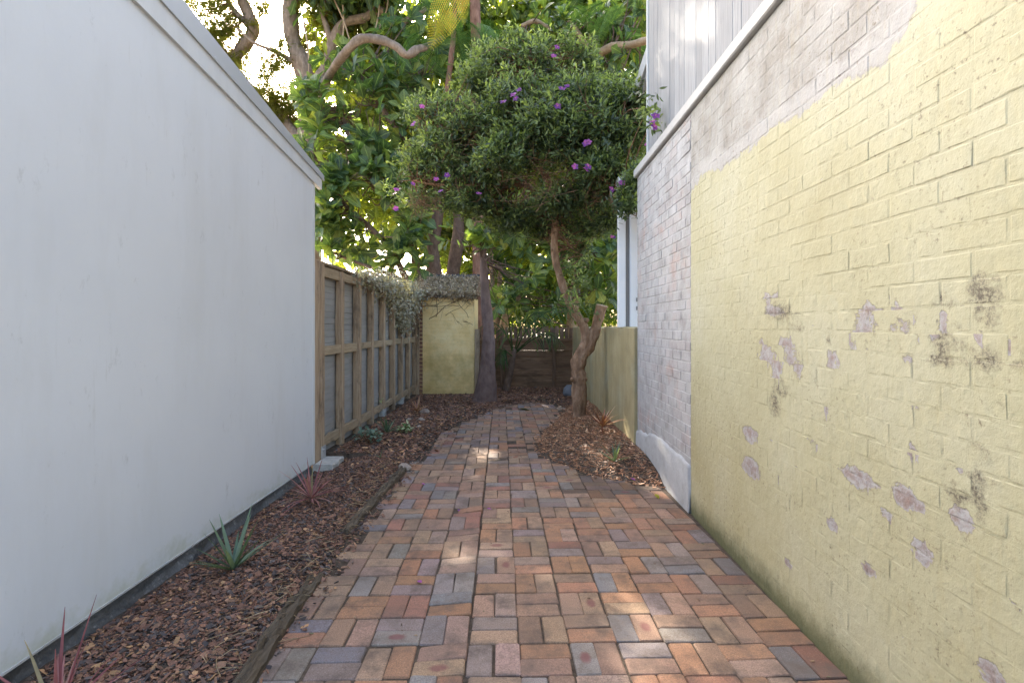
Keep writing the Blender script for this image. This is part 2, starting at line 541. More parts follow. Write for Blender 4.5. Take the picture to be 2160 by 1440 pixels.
def lowwall_mat():
    m, nt, b, out = newmat('ochre stained render'); t = NT(nt)
    p = t.pos()
    n = t.noise(p, 2.2, 6, .68)
    c = t.ramp(n, [(.25, (.26, .215, .115)), (.5, (.38, .315, .17)), (.75, (.46, .39, .225))])
    s = t.noise(p, 3, 5, .65, stretch=(1, 2.4, .35))
    c = t.mix(t.mapr(s, .45, .68, 0, .62), c, (.27, .22, .10))
    g = t.noise(p, 1.3, 4)
    c = t.mix(t.mapr(g, .5, .7, 0, .5), c, (.36, .37, .27))
    d = t.noise(p, 28, 5, .75)
    c = t.mix(t.mapr(d, .57, .72, 0, .4), c, (.16, .12, .07))
    t.put(b.inputs['Base Color'], c); b.inputs['Roughness'].default_value = .85
    b.inputs['Specular IOR Level'].default_value = .2
    nt.links.new(t.bump(t.noise(p, 35, 5, .65), .3, .012), b.inputs['Normal'])
    return m
M['lowwall'] = lowwall_mat()
def outhouse_mat():
    m, nt, b, out = newmat('mossy yellow paint'); t = NT(nt)
    p = t.pos(); z = t.sep(p)[2]; x = t.sep(p)[0]
    n = t.noise(p, 2.6, 6, .66)
    c = t.ramp(n, [(.28, (.68, .47, .19)), (.5, (.80, .59, .27)), (.72, (.84, .68, .37))])
    g = t.math('ADD', t.mapr(z, 1.7, .1, 0, .5), t.math('MULTIPLY', t.math('SUBTRACT', t.noise(p, 2.0, 5, .7), .45), 1.7))
    c = t.mix(t.mapr(g, .2, .8, 0, .70), c, (.34, .25, .07))
    d = t.noise(p, 24, 5, .75)
    c = t.mix(t.mapr(d, .56, .72, 0, .4), c, (.25, .20, .10))
    t.put(b.inputs['Base Color'], c); b.inputs['Roughness'].default_value = .8
    nt.links.new(t.bump(t.noise(p, 40, 4), .3, .01), b.inputs['Normal'])
    return m
M['outhouse'] = outhouse_mat()
M['rawbrick'] = plain_mat('raw red brick', (.22, .12, .085), .3, 9, .9, (.10, .07, .055), .5, .7, .5, 60, .4)
M['corrug'] = plain_mat('dark corrugated sheet', (.07, .07, .072), .2, 5, .6, (.16, .13, .10), .5, .7, .5)
M['post'] = timber_mat('weathered treated pine', (.21, .135, .08), (.37, .265, .17), (.50, .40, .285), 2, .45, (.06, .043, .033), .95)
M['rail'] = timber_mat('weathered pine rail', (.22, .15, .09), (.36, .27, .17), (.47, .38, .26), 1, .4, (.075, .055, .04), .85)
M['slat'] = plain_mat('grey fence board', (.26, .25, .232), .14, 2.0, .65, (.14, .145, .10), .5, .75, .5, 50, .1, stretch=(1, .4, 3))
M['darkboard'] = timber_mat('old brown fence board', (.13, .075, .045), (.23, .14, .085), (.33, .21, .135), 0, .45, (.03, .02, .016), .7)
M['darkpicket'] = timber_mat('old brown picket', (.11, .068, .045), (.19, .12, .078), (.27, .175, .12), 2, .45, (.03, .02, .016), .7)
M['steel'] = plain_mat('galvanised steel', (.52, .53, .54), .1, 12, .45, (.3, .27, .23), .5, .7, .4, 60, .05, .5, metal=.6)
M['sleeper'] = timber_mat('rotting hardwood sleeper', (.045, .036, .026), (.105, .08, .055), (.19, .15, .105), 1, .9, (.03, .024, .018), .6)
M['conc'] = plain_mat('rough concrete', (.40, .385, .35), .2, 14, .9, (.22, .20, .16), .5, .7, .5, 60, .5)
M['stone'] = plain_mat('garden stone', (.27, .22, .18), .3, 9, .9, (.13, .10, .08), .5, .7, .6, 30, .5)
M['rock'] = plain_mat('blue grey rock', (.16, .165, .18), .25, 7, .85, (.09, .09, .09), .5, .7, .5, 25, .4)
M['soil'] = plain_mat('dark garden soil', (.075, .056, .042), .35, 14, .95, (.13, .105, .078), .5, .68, .7, 80, .9, .15)
M['groundmat'] = plain_mat('pale dry earth', (.27, .23, .17), .25, .6, .95, None)  # paleness chosen to bounce light up into the foliage

def chips_mat():
    m, nt, b, out = newmat('bark mulch'); t = NT(nt)
    p = t.pos()
    c = t.attr('tint', 'Color')
    n = t.noise(p, 120, 3, .7)
    c = t.mix(t.mapr(n, .35, .65, .5, 0), c, t.mix(.5, c, (.02, .014, .01)))
    t.put(b.inputs['Base Color'], c); b.inputs['Roughness'].default_value = .62
    b.inputs['Specular IOR Level'].default_value = .35
    nt.links.new(t.bump(n, .3, .004), b.inputs['Normal'])
    return m
M['chips'] = chips_mat()

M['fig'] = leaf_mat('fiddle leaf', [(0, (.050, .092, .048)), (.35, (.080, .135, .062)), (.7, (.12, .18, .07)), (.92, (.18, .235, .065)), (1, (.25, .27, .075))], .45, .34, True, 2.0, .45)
M['figbright'] = leaf_mat('sun tinted fiddle leaf', [(0, (.055, .085, .025)), (.5, (.115, .155, .035)), (1, (.22, .245, .05))], .55, .5, True, 2.2)  # brighter copy of the fig leaf, sunlight put into its colour
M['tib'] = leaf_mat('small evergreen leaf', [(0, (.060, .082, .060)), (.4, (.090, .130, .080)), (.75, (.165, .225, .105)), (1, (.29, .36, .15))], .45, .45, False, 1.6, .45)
M['feather'] = leaf_mat('feathery yellow green leaf', [(0, (.08, .09, .018)), (.5, (.14, .15, .028)), (1, (.22, .22, .045))], .42, .7, False, 1.3, .2)
M['fern'] = leaf_mat('fern frond green', [(0, (.045, .11, .045)), (.5, (.075, .16, .055)), (1, (.12, .21, .06))], .4, .6, False, 1.7, .25)
M['fernyellow'] = leaf_mat('yellowing fern frond', [(0, (.32, .36, .05)), (.5, (.42, .42, .06)), (1, (.50, .36, .06))], .45, .6, False, 1.1, .2)
M['fernorange'] = leaf_mat('withered fern frond', [(0, (.48, .20, .05)), (.5, (.52, .30, .08)), (1, (.50, .36, .12))], .4, .6, False, 1.1, .2)
M['hedge'] = leaf_mat('bright hedge leaf', [(0, (.05, .10, .02)), (.5, (.10, .17, .03)), (1, (.18, .24, .05))], .5, .55, False, 1.7, .3)
M['palm'] = leaf_mat('palm leaflet', [(0, (.03, .07, .018)), (.5, (.055, .105, .025)), (1, (.09, .15, .035))], .35, .45, False, 1.6)
M['creeper'] = leaf_mat('silvery dry creeper leaf', [(0, (.24, .225, .18)), (.4, (.40, .385, .32)), (.75, (.54, .52, .44)), (1, (.34, .28, .18))], .25, .75, False, 1.0, .2)
M['creeperdry'] = leaf_mat('dry brown creeper leaf', [(0, (.25, .19, .13)), (.5, (.43, .35, .26)), (1, (.55, .47, .37))], .25, .8, False, 1.0, .1)
M['redblade'] = leaf_mat('red cordyline leaf', [(0, (.26, .085, .09)), (.5, (.40, .19, .18)), (.8, (.42, .27, .21)), (1, (.28, .26, .12))], .3, .45, False, 1.2)
M['bronzeblade'] = leaf_mat('bronze cordyline leaf', [(0, (.28, .10, .07)), (.5, (.42, .21, .14)), (1, (.52, .36, .25))], .35, .5, False, 1.1)
M['greenblade'] = leaf_mat('flax leaf', [(0, (.09, .145, .09)), (.5, (.15, .215, .135)), (1, (.22, .28, .185))], .25, .4, False, 1.3)
M['shrubleaf'] = leaf_mat('grey green shrub leaf', [(0, (.09, .15, .11)), (.5, (.15, .22, .16)), (1, (.24, .32, .24))], .25, .5, False, 1.2)
M['varleaf'] = leaf_mat('variegated leaf', [(0, (.14, .24, .08)), (.5, (.30, .38, .20)), (1, (.50, .52, .34))], .25, .5, False, 1.1)
M['petal'] = leaf_mat('purple petal', [(0, (.20, .08, .30)), (.5, (.36, .11, .36)), (1, (.50, .15, .38))], .35, .5, False, 1.0, .2)
for nn in M['petal'].node_tree.nodes:
    if nn.type == 'MIX' and nn.blend_type == 'MULTIPLY': nn.inputs[7].default_value = (1.2, .8, 1.2, 1)
for nn in M['redblade'].node_tree.nodes:
    if nn.type == 'MIX' and nn.blend_type == 'MULTIPLY': nn.inputs[7].default_value = (1.4, 1.0, .9, 1)
M['stamen'] = plain_mat('pink stamen', (.75, .30, .38), .1, 3, .6)
M['tibbark'] = bark_mat('peeling tan bark', (.13, .07, .04), (.29, .175, .105), (.47, .33, .22), 15, (1, 1, .4), .95)
M['figbark'] = bark_mat('brown fig bark', (.09, .06, .045), (.155, .105, .078), (.23, .165, .125), 16, (1, 1, .5), .5)
M['redbark'] = bark_mat('reddish brown bark', (.13, .065, .045), (.24, .13, .09), (.34, .20, .145), 13, (1, 1, .35), .6)
M['greybark'] = bark_mat('grey brown bark', (.13, .095, .07), (.24, .18, .135), (.36, .28, .215), 13, (1, 1, .35), .7)
M['duskbark'] = bark_mat('dusky brown bark', (.10, .065, .055), (.165, .112, .095), (.22, .155, .13), 12, (1, 1, .5), .6)
M['tanbark'] = bark_mat('pale tan bark', (.22, .145, .085), (.38, .27, .175), (.50, .38, .26), 10, (1, 1, .6), .5)
M['twig'] = bark_mat('thin brown twig', (.10, .055, .03), (.20, .11, .065), (.30, .18, .11), 20)

# ------------------------------------------------------------------ the setting: earth, path bed, garden beds
PATH = np.array([(-1.12, .3), (-1.12, 5.6), (-1.15, 6.4), (-1.10, 7.3), (-.88, 8.3), (-.42, 9.6), (-.16, 10.25), (.32, 10.5),
                 (.82, 10.3), (1.0, 9.7), (.74, 8.6), (.46, 7.6), (.30, 6.9), (.30, 6.35), (.46, 5.85), (.74, 5.35), (1.18, 5.02), (1.44, 4.85), (1.44, .3)])
def inside(P, poly=PATH):
    x, y = P[:, 0], P[:, 1]
    c = np.zeros(len(P), bool)
    j = len(poly) - 1
    for i in range(len(poly)):
        xi, yi = poly[i]; xj, yj = poly[j]
        c ^= ((yi > y) != (yj > y)) & (x < (xj - xi) * (y - yi) / (yj - yi + 1e-12) + xi)
        j = i
    return c
def pdist(P, poly=PATH):
    d = np.full(len(P), 1e9)
    for i in range(len(poly)):
        a, b = poly[i], poly[(i + 1) % len(poly)]
        ab = b - a
        t = np.clip(((P[:, :2] - a) @ ab) / (ab @ ab), 0, 1)
        d = np.minimum(d, np.linalg.norm(P[:, :2] - a - t[:, None] * ab, axis=1))
    return d

_k = rng.normal(0, 1, (14, 2)) * np.array([3.2]); _ph = rng.uniform(0, 6.28, 14)
def wob(P, s=1.0):
    return sum(np.sin(P[:, 0] * k[0] * s + P[:, 1] * k[1] * s + h) for k, h in zip(_k, _ph)) / 7.0
def bed_z(P):
    ins = inside(P); d = pdist(P)
    z = np.minimum(d * .28, .055) + .012 * wob(P) - .004
    rb = (P[:, 0] > .2) & (P[:, 1] > 4.7) & (P[:, 1] < 9.8)
    z = np.where(rb, z + np.minimum(d * .16, .085), z)
    lb = P[:, 0] < -1.12
    z = np.where(lb & (P[:, 1] < 6), z - .085 * np.clip((-1.50 - P[:, 0]) / .55, 0, 1), z)
    return np.where(ins, -.0090 + .0016 * wob(P, 2.5), z)

ground = link('ground', mesh('ground', [(-400, -400, -.2), (400, -400, -.2), (400, 400, -.2), (-400, 400, -.2)], [(0, 1, 2, 3)], M['groundmat']))
tag(ground, 'bare brown earth under and around the yard', None, None, 'structure')
nx, ny = 120, 400
gx = np.linspace(-2.6, 1.425, nx); gy = np.linspace(.3, 12.75, ny)
XX, YY = np.meshgrid(gx, gy)
P = np.stack([XX.ravel(), YY.ravel()], 1)
Vb = np.column_stack([P, bed_z(P)])
i = np.arange(ny - 1)[:, None] * nx + np.arange(nx - 1)[None]
soil = link('garden_soil', mesh('garden_soil', Vb, [np.stack([i, i + 1, i + nx + 1, i + nx], -1).reshape(-1, 4)], M['soil'], True))
tag(soil, 'dark soil of the garden beds and the joints of the path', None, None, 'structure')

# ------------------------------------------------------------------ brick path
def paver_template(L, Wd, H=.055, c=.006, b=.004):
    ring = [(-L / 2 + c, -Wd / 2), (L / 2 - c, -Wd / 2), (L / 2, -Wd / 2 + c), (L / 2, Wd / 2 - c),
            (L / 2 - c, Wd / 2), (-L / 2 + c, Wd / 2), (-L / 2, Wd / 2 - c), (-L / 2, -Wd / 2 + c)]
    V = []
    wig = [(rng.normal(0, .0013), rng.normal(0, .0013)) for _ in ring]
    for (x, y), (a, d) in zip(ring, wig): V.append((x + a, y + d, -H))
    for (x, y), (a, d) in zip(ring, wig): V.append((x + a, y + d, -b * 1.2))
    for (x, y), (a, d) in zip(ring, wig):
        V.append((x * (1 - 2 * b / L) + a, y * (1 - 2 * b / Wd) + d, rng.normal(0, .0009)))
    q = []
    for k in range(2):
        for s in range(8):
            t = (s + 1) % 8
            q.append((k * 8 + s, k * 8 + t, k * 8 + 8 + t, k * 8 + 8 + s))
    return np.array(V), [np.array(q), np.array([[16 + s for s in range(8)]])]
def _mute(c): 
    g = np.array([.255, .195, .158]); return tuple(np.array(c) * .70 * .93 + g * .30 * .93)
PAL = {'orange': (.43, .185, .080), 'tan': (.40, .235, .135), 'brown': (.30, .165, .10), 'mauve': (.27, .20, .185), 'grey': (.25, .225, .21),
       'blue': (.165, .175, .205), 'red': (.34, .115, .07), 'pink': (.43, .27, .20)}
PAL = {k_: _mute(v_) for k_, v_ in PAL.items()}
def paver_colour(x, y):
    w = np.clip((x + .9) / 1.6, 0, 1)
    names = ['orange', 'tan', 'brown', 'mauve', 'grey', 'blue', 'red', 'pink']
    pr = np.array([.07 + .32 * w, .24 - .03 * w, .22 - .06 * w, .17 - .08 * w, .11 - .05 * w, .045, .05, .09])
    if y > 5: pr[1] += .2; pr[5] *= .6
    k = rng.choice(names, p=pr / pr.sum())
    c = np.array(PAL[k]) * rng.uniform(.82, 1.16) * np.array([1, rng.uniform(.95, 1.06), rng.uniform(.94, 1.08)])
    return c, k
path = empty('brick_path', (0, 0, 0), 'basketweave path of worn red, orange and grey bricks', None, None, 'structure')
TEMPL = [paver_template(.2285, .1115) for _ in range(6)]
TMESH = [mesh('brick', v, f, M['paver']) for v, f in TEMPL]
A0 = math.radians(1.46); CA, SA = math.cos(A0), math.sin(A0)
pav = []
for ci in range(-7, 9):
    for rj in range(-10, 37):
        for h in (0, 1):
            horiz = (ci + rj) % 2 == 0
            u, v = ci * .2345 + .117, rj * .2345 + .117
            if horiz: v += (-.0585, .0585)[h]
            else: u += (-.0585, .0585)[h]
            x = -.213 + u * CA - v * SA
            y = 2.48 + u * SA + v * CA
            pav.append([x, y, ci, rj, horiz])
jitter = rng.normal(0, 1, (len(pav), 6))
items = []
for (x, y, ci, rj, horiz), j in zip(pav, jitter):
    left = ci < 0
    x += .003 * j[0] - (.007 if left else 0); y += .003 * j[1]
    if ci >= 4:                                   # the right-hand rows were laid askew
        y -= .05 * (ci - 3.2) * .35
    if not inside(np.array([[x, y]]))[0]: continue
    rot = A0 + (0 if horiz else PI / 2) + .010 * j[2] + (0.012 * (ci - 3) if ci >= 4 else 0)
    hx = .1145 if horiz else .056
    sx = 1.0
    if x + hx > 1.425: 
        if x - hx > 1.36: continue
        cut = x + hx - 1.425; sx = 1 - cut / (2 * hx); x -= cut / 2
    if x - hx < -1.16:
        if x + hx < -1.10: continue
    z = .0018 * j[3]
    rx, ry = .008 * j[4], .008 * j[5]
    if left: z -= .002
    if ci == -1 and y < 7:
        ry -= .075 + .03 * j[0]; z += .006       # row tilted up along the seam
    if ci == -2: ry += .012
    d = pdist(np.array([[x, y]]))[0]
    if d < .16 and y > 5.8: z -= .012 * (1 - d / .16)
    if y > 5.5 and rng.random() < .03: z -= .012
    c, k = paver_colour(x, y)
    if x > 1.22: c = c * .72                       # damp dirty bricks along the wall foot
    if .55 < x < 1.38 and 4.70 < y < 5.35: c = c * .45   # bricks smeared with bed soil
    mark = 1.0 if k in ('tan', 'pink', 'grey') and rng.random() < .07 else 0.0
    items.append((x, y, z, (rx, ry, rot), sx, horiz, c, mark, rng.integers(6)))
def paver_px(it):
    x, y = it[0], max(it[1], .3)
    px = HX + F * x / y; py = HY + F * HC / y
    return (py < 1475 and -40 < px < 2200), y
vis = sorted([it for it in items if paver_px(it)[0]], key=lambda it: it[1])
single, rest = vis[:300], vis[300:] + [it for it in items if not paver_px(it)[0]]
for x, y, z, r, sx, horiz, c, mark, k in single:
    o = link('brick', TMESH[k], path, (x, y, z), r)
    if sx < 1:
        o.scale = (sx, 1, 1) if horiz else (1, sx, 1)
    o.color = (*c, mark)
mb = MB()
from mathutils import Euler
for x, y, z, r, sx, horiz, c, mark, k in rest:
    R = np.array(Euler(r).to_matrix())
    v = TEMPL[k][0] * (np.array([sx, 1, 1]) if horiz else np.array([1, sx, 1]))
    mb.add(v @ R.T + np.array([x, y, z]), TEMPL[k][1], c=np.array(c))
o = mb.build('far_bricks', M['paver_far'], path); tag(o, kind='stuff')

# ------------------------------------------------------------------ left building
XL = -2.12
lb = empty('rendered_building', (XL, 3, 0), 'smooth off white building side under a sloping grey roof edge, left of the path', 'building')
def rel(o_parent, o):           # keep world placement under a moved Empty
    o.parent = o_parent
    o.location = tuple(Vector(o.location) - o_parent.location)
    return o
def ztrim(y): return 3.63 - .111 * y
V, Fs = [], []
ys = np.linspace(-1.5, 5.50, 24); 
front = np.array([[XL, y, .07] for y in ys] + [[XL, y, ztrim(y) + .03] for y in ys])
back = front + np.array([-2.6, 0, 0])
n = len(ys)
i = np.arange(n - 1)
mbw = MB()
mbw.add(front, [np.stack([i, i + n, i + n + 1, i + 1], -1)])
mbw.add(np.array([front[n - 1], back[n - 1], back[2 * n - 1], front[2 * n - 1]]), [np.array([[0, 3, 2, 1]])])
mbw.add(np.array([front[0], back[0], back[n], front[n]]), [np.array([[0, 1, 2, 3]])])
mbw.add(np.array([back[0], back[n - 1], back[2 * n - 1], back[n]]), [np.array([[0, 1, 2, 3]])])
rel(lb, mbw.build('wall', M['render']))
def sloped(y0, y1, f0, f1, x0, x1):
    v = [[x0, y0, f0(y0)], [x1, y0, f0(y0)], [x1, y1, f0(y1)], [x0, y1, f0(y1)],
         [x0, y0, f1(y0)], [x1, y0, f1(y0)], [x1, y1, f1(y1)], [x0, y1, f1(y1)]]
    return np.array(v), BOXF
ztop = lambda y: 3.825 - .124 * y
zfl = lambda y: 4.105 - .165 * y
mb = MB(); mb.add(*sloped(-1.5, 5.70, ztrim, ztop, XL - .02, XL + .022)); rel(lb, mb.build('barge_board', M['trimwhite']))
mb = MB(); mb.add(*sloped(-1.5, 5.74, lambda y: ztop(y) + .008, zfl, XL - .03, XL + .034))
mb.add(*sloped(-1.5, 5.74, lambda y: ztop(y) - .012, lambda y: ztop(y) + .006, XL + .023, XL + .036))
rel(lb, mb.build('edge_flashing', M['flash']))
mb = MB(); mb.add(*sloped(-1.5, 5.72, lambda y: zfl(y) - .03, lambda y: zfl(y) - .004, XL - 3.0, XL - .031)); rel(lb, mb.build('roof', M['rooftop']))
for px, py in ((453, 122), (664, 358)):
    Y = F * 2.085 / (HX - px); p = W(px, py, Y)
    v, f = tube([(XL + .034, p[1], p[2]), (XL + .042, p[1], p[2])], [.007, .006], 8, 2)
    mb = MB(); mb.add(v, f); rel(lb, mb.build('screw', M['steel']))
mb = MB(); mb.add(*bevbox(XL - .03, XL + .006, 5.50, 5.545, .06, 3.0, .003)); rel(lb, mb.build('corner_strip', M['trimwhite']))
mb = MB(); mb.add(boxv(XL - .01, XL + .007, -1.5, 5.5, .060, .070), BOXF); rel(lb, mb.build('base_strip', M['cement']))
# wrinkled membrane below the wall
ny, nz = 160, 6
mv = []
for a in np.linspace(-1.5, 5.52, ny):
    for k in range(nz):
        t = k / (nz - 1)
        w = .010 * math.sin(a * 9 + t * 5) + .012 * math.sin(a * 23 + t * 9) + rng.normal(0, .004)
        mv.append((XL - .035 + .085 * t ** 1.4 + w * t, a, .058 - .165 * t))
i = np.arange(ny - 1)[:, None] * nz + np.arange(nz - 1)[None]
rel(lb, link('membrane', mesh('membrane', mv, [np.stack([i, i + 1, i + nz + 1, i + nz], -1).reshape(-1, 4)], M['membrane'], True)))
mb = MB(); mb.add(boxv(XL - 2.6, XL - .04, -1.5, 5.48, -.13, .069), BOXF); rel(lb, mb.build('footing', M['conc']))

# ------------------------------------------------------------------ right walls
XR = 1.43
Z8 = [(765, 300, 18, 20), (810, 295, 12, 14), (1075, 430, 15, 25), (1105, 438, 10, 12), (1255, 425, 65, 38), (1280, 330, 40, 30), (1410, 330, 12, 28),
      (1435, 425, 75, 35), (1645, 425, 28, 45), (735, 520, 14, 22), (805, 520, 10, 14), (860, 525, 42, 28), (1195, 530, 28, 30), (1268, 530, 35, 30),
      (1525, 540, 18, 18), (1610, 510, 20, 28), (1830, 505, 20, 25), (1985, 560, 90, 40), (760, 590, 40, 28), (880, 600, 45, 30), (1090, 620, 32, 35),
      (1225, 620, 15, 22), (1475, 635, 35, 25), (810, 670, 25, 30), (920, 680, 25, 30), (745, 650, 15, 12), (800, 745, 22, 20), (1060, 890, 12, 35),
      (1370, 862, 38, 22), (1505, 875, 32, 17), (675, 1000, 35, 30), (785, 1050, 20, 18), (985, 1055, 30, 25), (1005, 975, 15, 18), (680, 1085, 12, 15),
      (735, 1115, 12, 14), (680, 1165, 40, 38), (915, 1195, 15, 18), (1220, 1230, 75, 40), (1500, 1090, 25, 20), (1530, 1030, 30, 18), (1730, 1200, 22, 32),
      (820, 1235, 15, 12), (890, 1275, 35, 20), (1455, 1320, 50, 48), (1525, 1355, 28, 18), (1745, 1425, 55, 32), (1370, 1410, 30, 20), (800, 365, 45, 26),
      (1545, 1595, 45, 35), (1275, 1680, 30, 25), (870, 1660, 18, 22), (1090, 1450, 22, 18), (1960, 1760, 40, 30), (1900, 2220, 60, 40), (2040, 1930, 35, 40)]
S8 = [(1850, 250, 90, 70), (1860, 340, 85, 55), (1870, 420, 60, 50), (1650, 300, 85, 45), (1660, 530, 80, 55), (1850, 640, 105, 55), (1640, 635, 85, 45),
      (2010, 430, 55, 35), (2040, 650, 45, 45), (1740, 430, 50, 40), (1840, 1235, 95, 50), (1840, 1370, 45, 75), (820, 370, 75, 45), (880, 430, 42, 36), (1072, 515, 24, 30),
      (930, 440, 40, 30), (1010, 700, 45, 30), (830, 770, 50, 40), (1840, 1085, 50, 35), (1380, 765, 60, 20), (1640, 1060, 40, 30), (1160, 320, 25, 20), (800, 840, 30, 60), (1720, 1320, 60, 60)]
def z8(e):
    px, py = 1300 + e[0] / 2.4, 500 + e[1] / 2.4
    Y = F * XR / (px - HX)
    return Y, HC + (HY - py) * Y / F, Y * Y / (F * XR) * e[2] / 2.4, e[3] / 2.4 * Y / F
PE = np.array([z8(e) for e in Z8]); ST = np.array([z8(e) for e in S8])
GB = np.array([(4.3, 2.56), (3.99, 2.66), (3.6, 2.60), (3.32, 2.58), (2.84, 2.60), (2.6, 2.56), (2.37, 2.585), (2.035, 2.53), (1.96, 2.557), (1.86, 2.65), (1.80, 2.95), (1.74, 3.3), (1.6, 3.8), (.2, 4.2)])[::-1]
def ell(E, y, z, sc=1.0):
    d = np.full(y.shape, 9.0)
    for c in E:
        d = np.minimum(d, np.sqrt(((y - c[0]) / (c[2] * sc)) ** 2 + ((z - c[1]) / (c[3] * sc)) ** 2))
    return np.clip(1.25 - d, -1, 1)
def wall_attrs(V):
    y, z = V[:, 1], V[:, 2]
    g = np.clip((z - np.interp(y, GB[:, 0], GB[:, 1])) / .16, -1.5, 1.5)
    lo = np.clip(1.2 - z, 0, 1) * np.clip((y - 2.2) / 1.6, 0, 1)
    return {'peel': ell(PE, y, z), 'stain': ell(ST, y, z, 1.0), 'grey': g, 'low': lo, 'foot': np.clip(1 - z / .20, 0, 1), 'vary': np.zeros(len(V))}
def pillow(y0, y1, z0, z1, x, depth, nx_=9, nz_=3, rough=.0005):
    """front of one wall brick facing -X, edges rolled back by depth"""
    ys = np.concatenate([[y0], np.linspace(y0 + .004, y1 - .004, nx_ - 1), [y1]])
    zs = np.concatenate([[z0], np.linspace(z0 + .004, z1 - .004, nz_ - 1), [z1]])
    Yg, Zg = np.meshgrid(ys, zs)
    Xg = np.full(Yg.shape, x) + rng.normal(0, rough, Yg.shape)
    edge = np.zeros(Yg.shape, bool); edge[0] = edge[-1] = True; edge[:, 0] = edge[:, -1] = True
    Xg[edge] = x + depth
    Yg = Yg + rng.normal(0, .0012, Yg.shape); Zg = Zg + rng.normal(0, .0010, Yg.shape)
    V = np.column_stack([Xg.ravel(), Yg.ravel(), Zg.ravel()])
    a = len(ys); i = np.arange(len(zs) - 1)[:, None] * a + np.arange(a - 1)[None]
    return V, [np.stack([i, i + a, i + a + 1, i + 1], -1).reshape(-1, 4)]
def courses(y_lo, y_hi, z_lo, z_hi, L=.240, H=.086):
    out = []; r = 0; z = z_lo
    while z < z_hi - .03:
        off = (r % 2) * L / 2 + rng.normal(0, .004)
        y = y_lo - L + off
        while y < y_hi:
            a, b = max(y, y_lo), min(y + L - .010, y_hi)
            if b - a > .03: out.append((a + rng.normal(0, .002) * (a > y_lo), b, z + rng.normal(0, .0012), min(z + H - .009 + rng.normal(0, .0012), z_hi)))
            y += L
        z += H; r += 1
    return out
yw = empty('yellow_brick_wall', (XR, 2.6, 0), 'tall brick wall with peeling yellow paint and bare grey upper courses, right of the path', 'wall')
ny, nz = 90, 66
gy = np.linspace(.2, 4.243, ny); gz = np.linspace(-.1, 3.24, nz)
Yg, Zg = np.meshgrid(gy, gz)
Vc = np.column_stack([np.full(Yg.size, XR + .0028), Yg.ravel(), Zg.ravel()])
i = np.arange(nz - 1)[:, None] * ny + np.arange(ny - 1)[None]
rel(yw, link('mortar', mesh('mortar', Vc, [np.stack([i, i + ny, i + ny + 1, i + 1], -1).reshape(-1, 4)], M['paint'], True, wall_attrs(Vc))))
mb = MB(); mb.add(boxv(XR + .012, XR + .24, .2, 4.24, -.1, 3.235), BOXF); rel(yw, mb.build('wall_core', M['cement']))
bricks = courses(.2, 4.238, -.06, 3.235)
def wall_in_view(b):
    yc = (b[0] + b[1]) / 2; zc = (b[2] + b[3]) / 2
    px = HX + F * XR / yc; py = HY - F * (zc - HC) / yc
    return px < 2190 and -20 < py < 1460
def wb(b):
    z = b[2]
    d = (.0004 + .0014 * np.clip((z - 1.3) / 1.1, 0, 1)) * rng.uniform(.35, 1.5) * np.clip(.55 + .5 * wob(np.array([[b[0] * .35, z * .5]]))[0], .2, 1.1)
    return pillow(*b, XR + .0016 + rng.normal(0, .0007), max(d, .0003))
see = sorted([b for b in bricks if wall_in_view(b)], key=lambda b: b[0])
one, rest = see[:300], see[300:] + [b for b in bricks if not wall_in_view(b)]
for b in one:
    V, f = wb(b)
    c = V.mean(0)
    o = link('brick', mesh('brick', V - c, f, M['paint'], False, wall_attrs(V)), yw, tuple(c - np.array(yw.location)))
Vs, Fq, nn = [], [], 0
for b in rest:
    V, f = wb(b); Vs.append(V); Fq.append(f[0] + nn); nn += len(V)
Vs = np.concatenate(Vs)
o = link('brickwork', mesh('brickwork', Vs, [np.concatenate(Fq)], M['paint'], False, wall_attrs(Vs))); tag(rel(yw, o), kind='stuff')
# capping along the top of both walls
mb = MB(); mb.add(*bevbox(XR - .035, XR + .24, .2, 6.12, 3.245, 3.335, .008, axis=1)); rel(yw, mb.build('capping', M['coping']))

gw = empty('grey_brick_wall', (XR, 5.1, 0), 'grey painted brick end of the tall wall with a cement skirt, beyond the yellow paint', 'wall')
mb = MB(); mb.add(boxv(XR + .0050, XR + .24, 4.246, 6.085, -.1, 3.235), BOXF); rel(gw, mb.build('mortar', M['greybrick']))
for b in courses(4.25, 6.08, .36, 3.235):
    V, f = pillow(*b, XR + .002 + rng.normal(0, .0014), .0036, 7, 3)
    c = V.mean(0)
    link('brick', mesh('brick', V - c, f, M['greybrick'], False), gw, tuple(c - np.array(gw.location)))
# end face bricks of this wall (seen from a step aside)
mb = MB()
for r in range(35):
    z = .36 + r * .086 - .0
    mb.add(boxv(XR + .004, XR + .236, 6.08, 6.092, z, min(z + .076, 3.23)), BOXF)
tag(rel(gw, mb.build('end_bricks', M['greybrick'])), kind='stuff')
ys = np.linspace(4.247, 6.1, 30)
sk = []
for y in ys:
    zt = np.interp(y, [4.2, 4.6, 5.2, 6.1], [.375, .40, .42, .30]) + .007 * math.sin(y * 13) + .006 * math.sin(y * 31) + rng.normal(0, .004)
    sk += [(XR - .018, y, -.1), (XR - .016 + rng.normal(0, .002), y, zt - .03), (XR - .004, y, zt), (XR + .02, y, zt)]
i = np.arange(29)[:, None] * 4 + np.arange(3)[None]
q = np.stack([i, i + 1, i + 5, i + 4], -1).reshape(-1, 4)
rel(gw, link('cement_skirt', mesh('cement_skirt', sk, [q, np.array([[3, 2, 1, 0]])], M['cement'], True)))

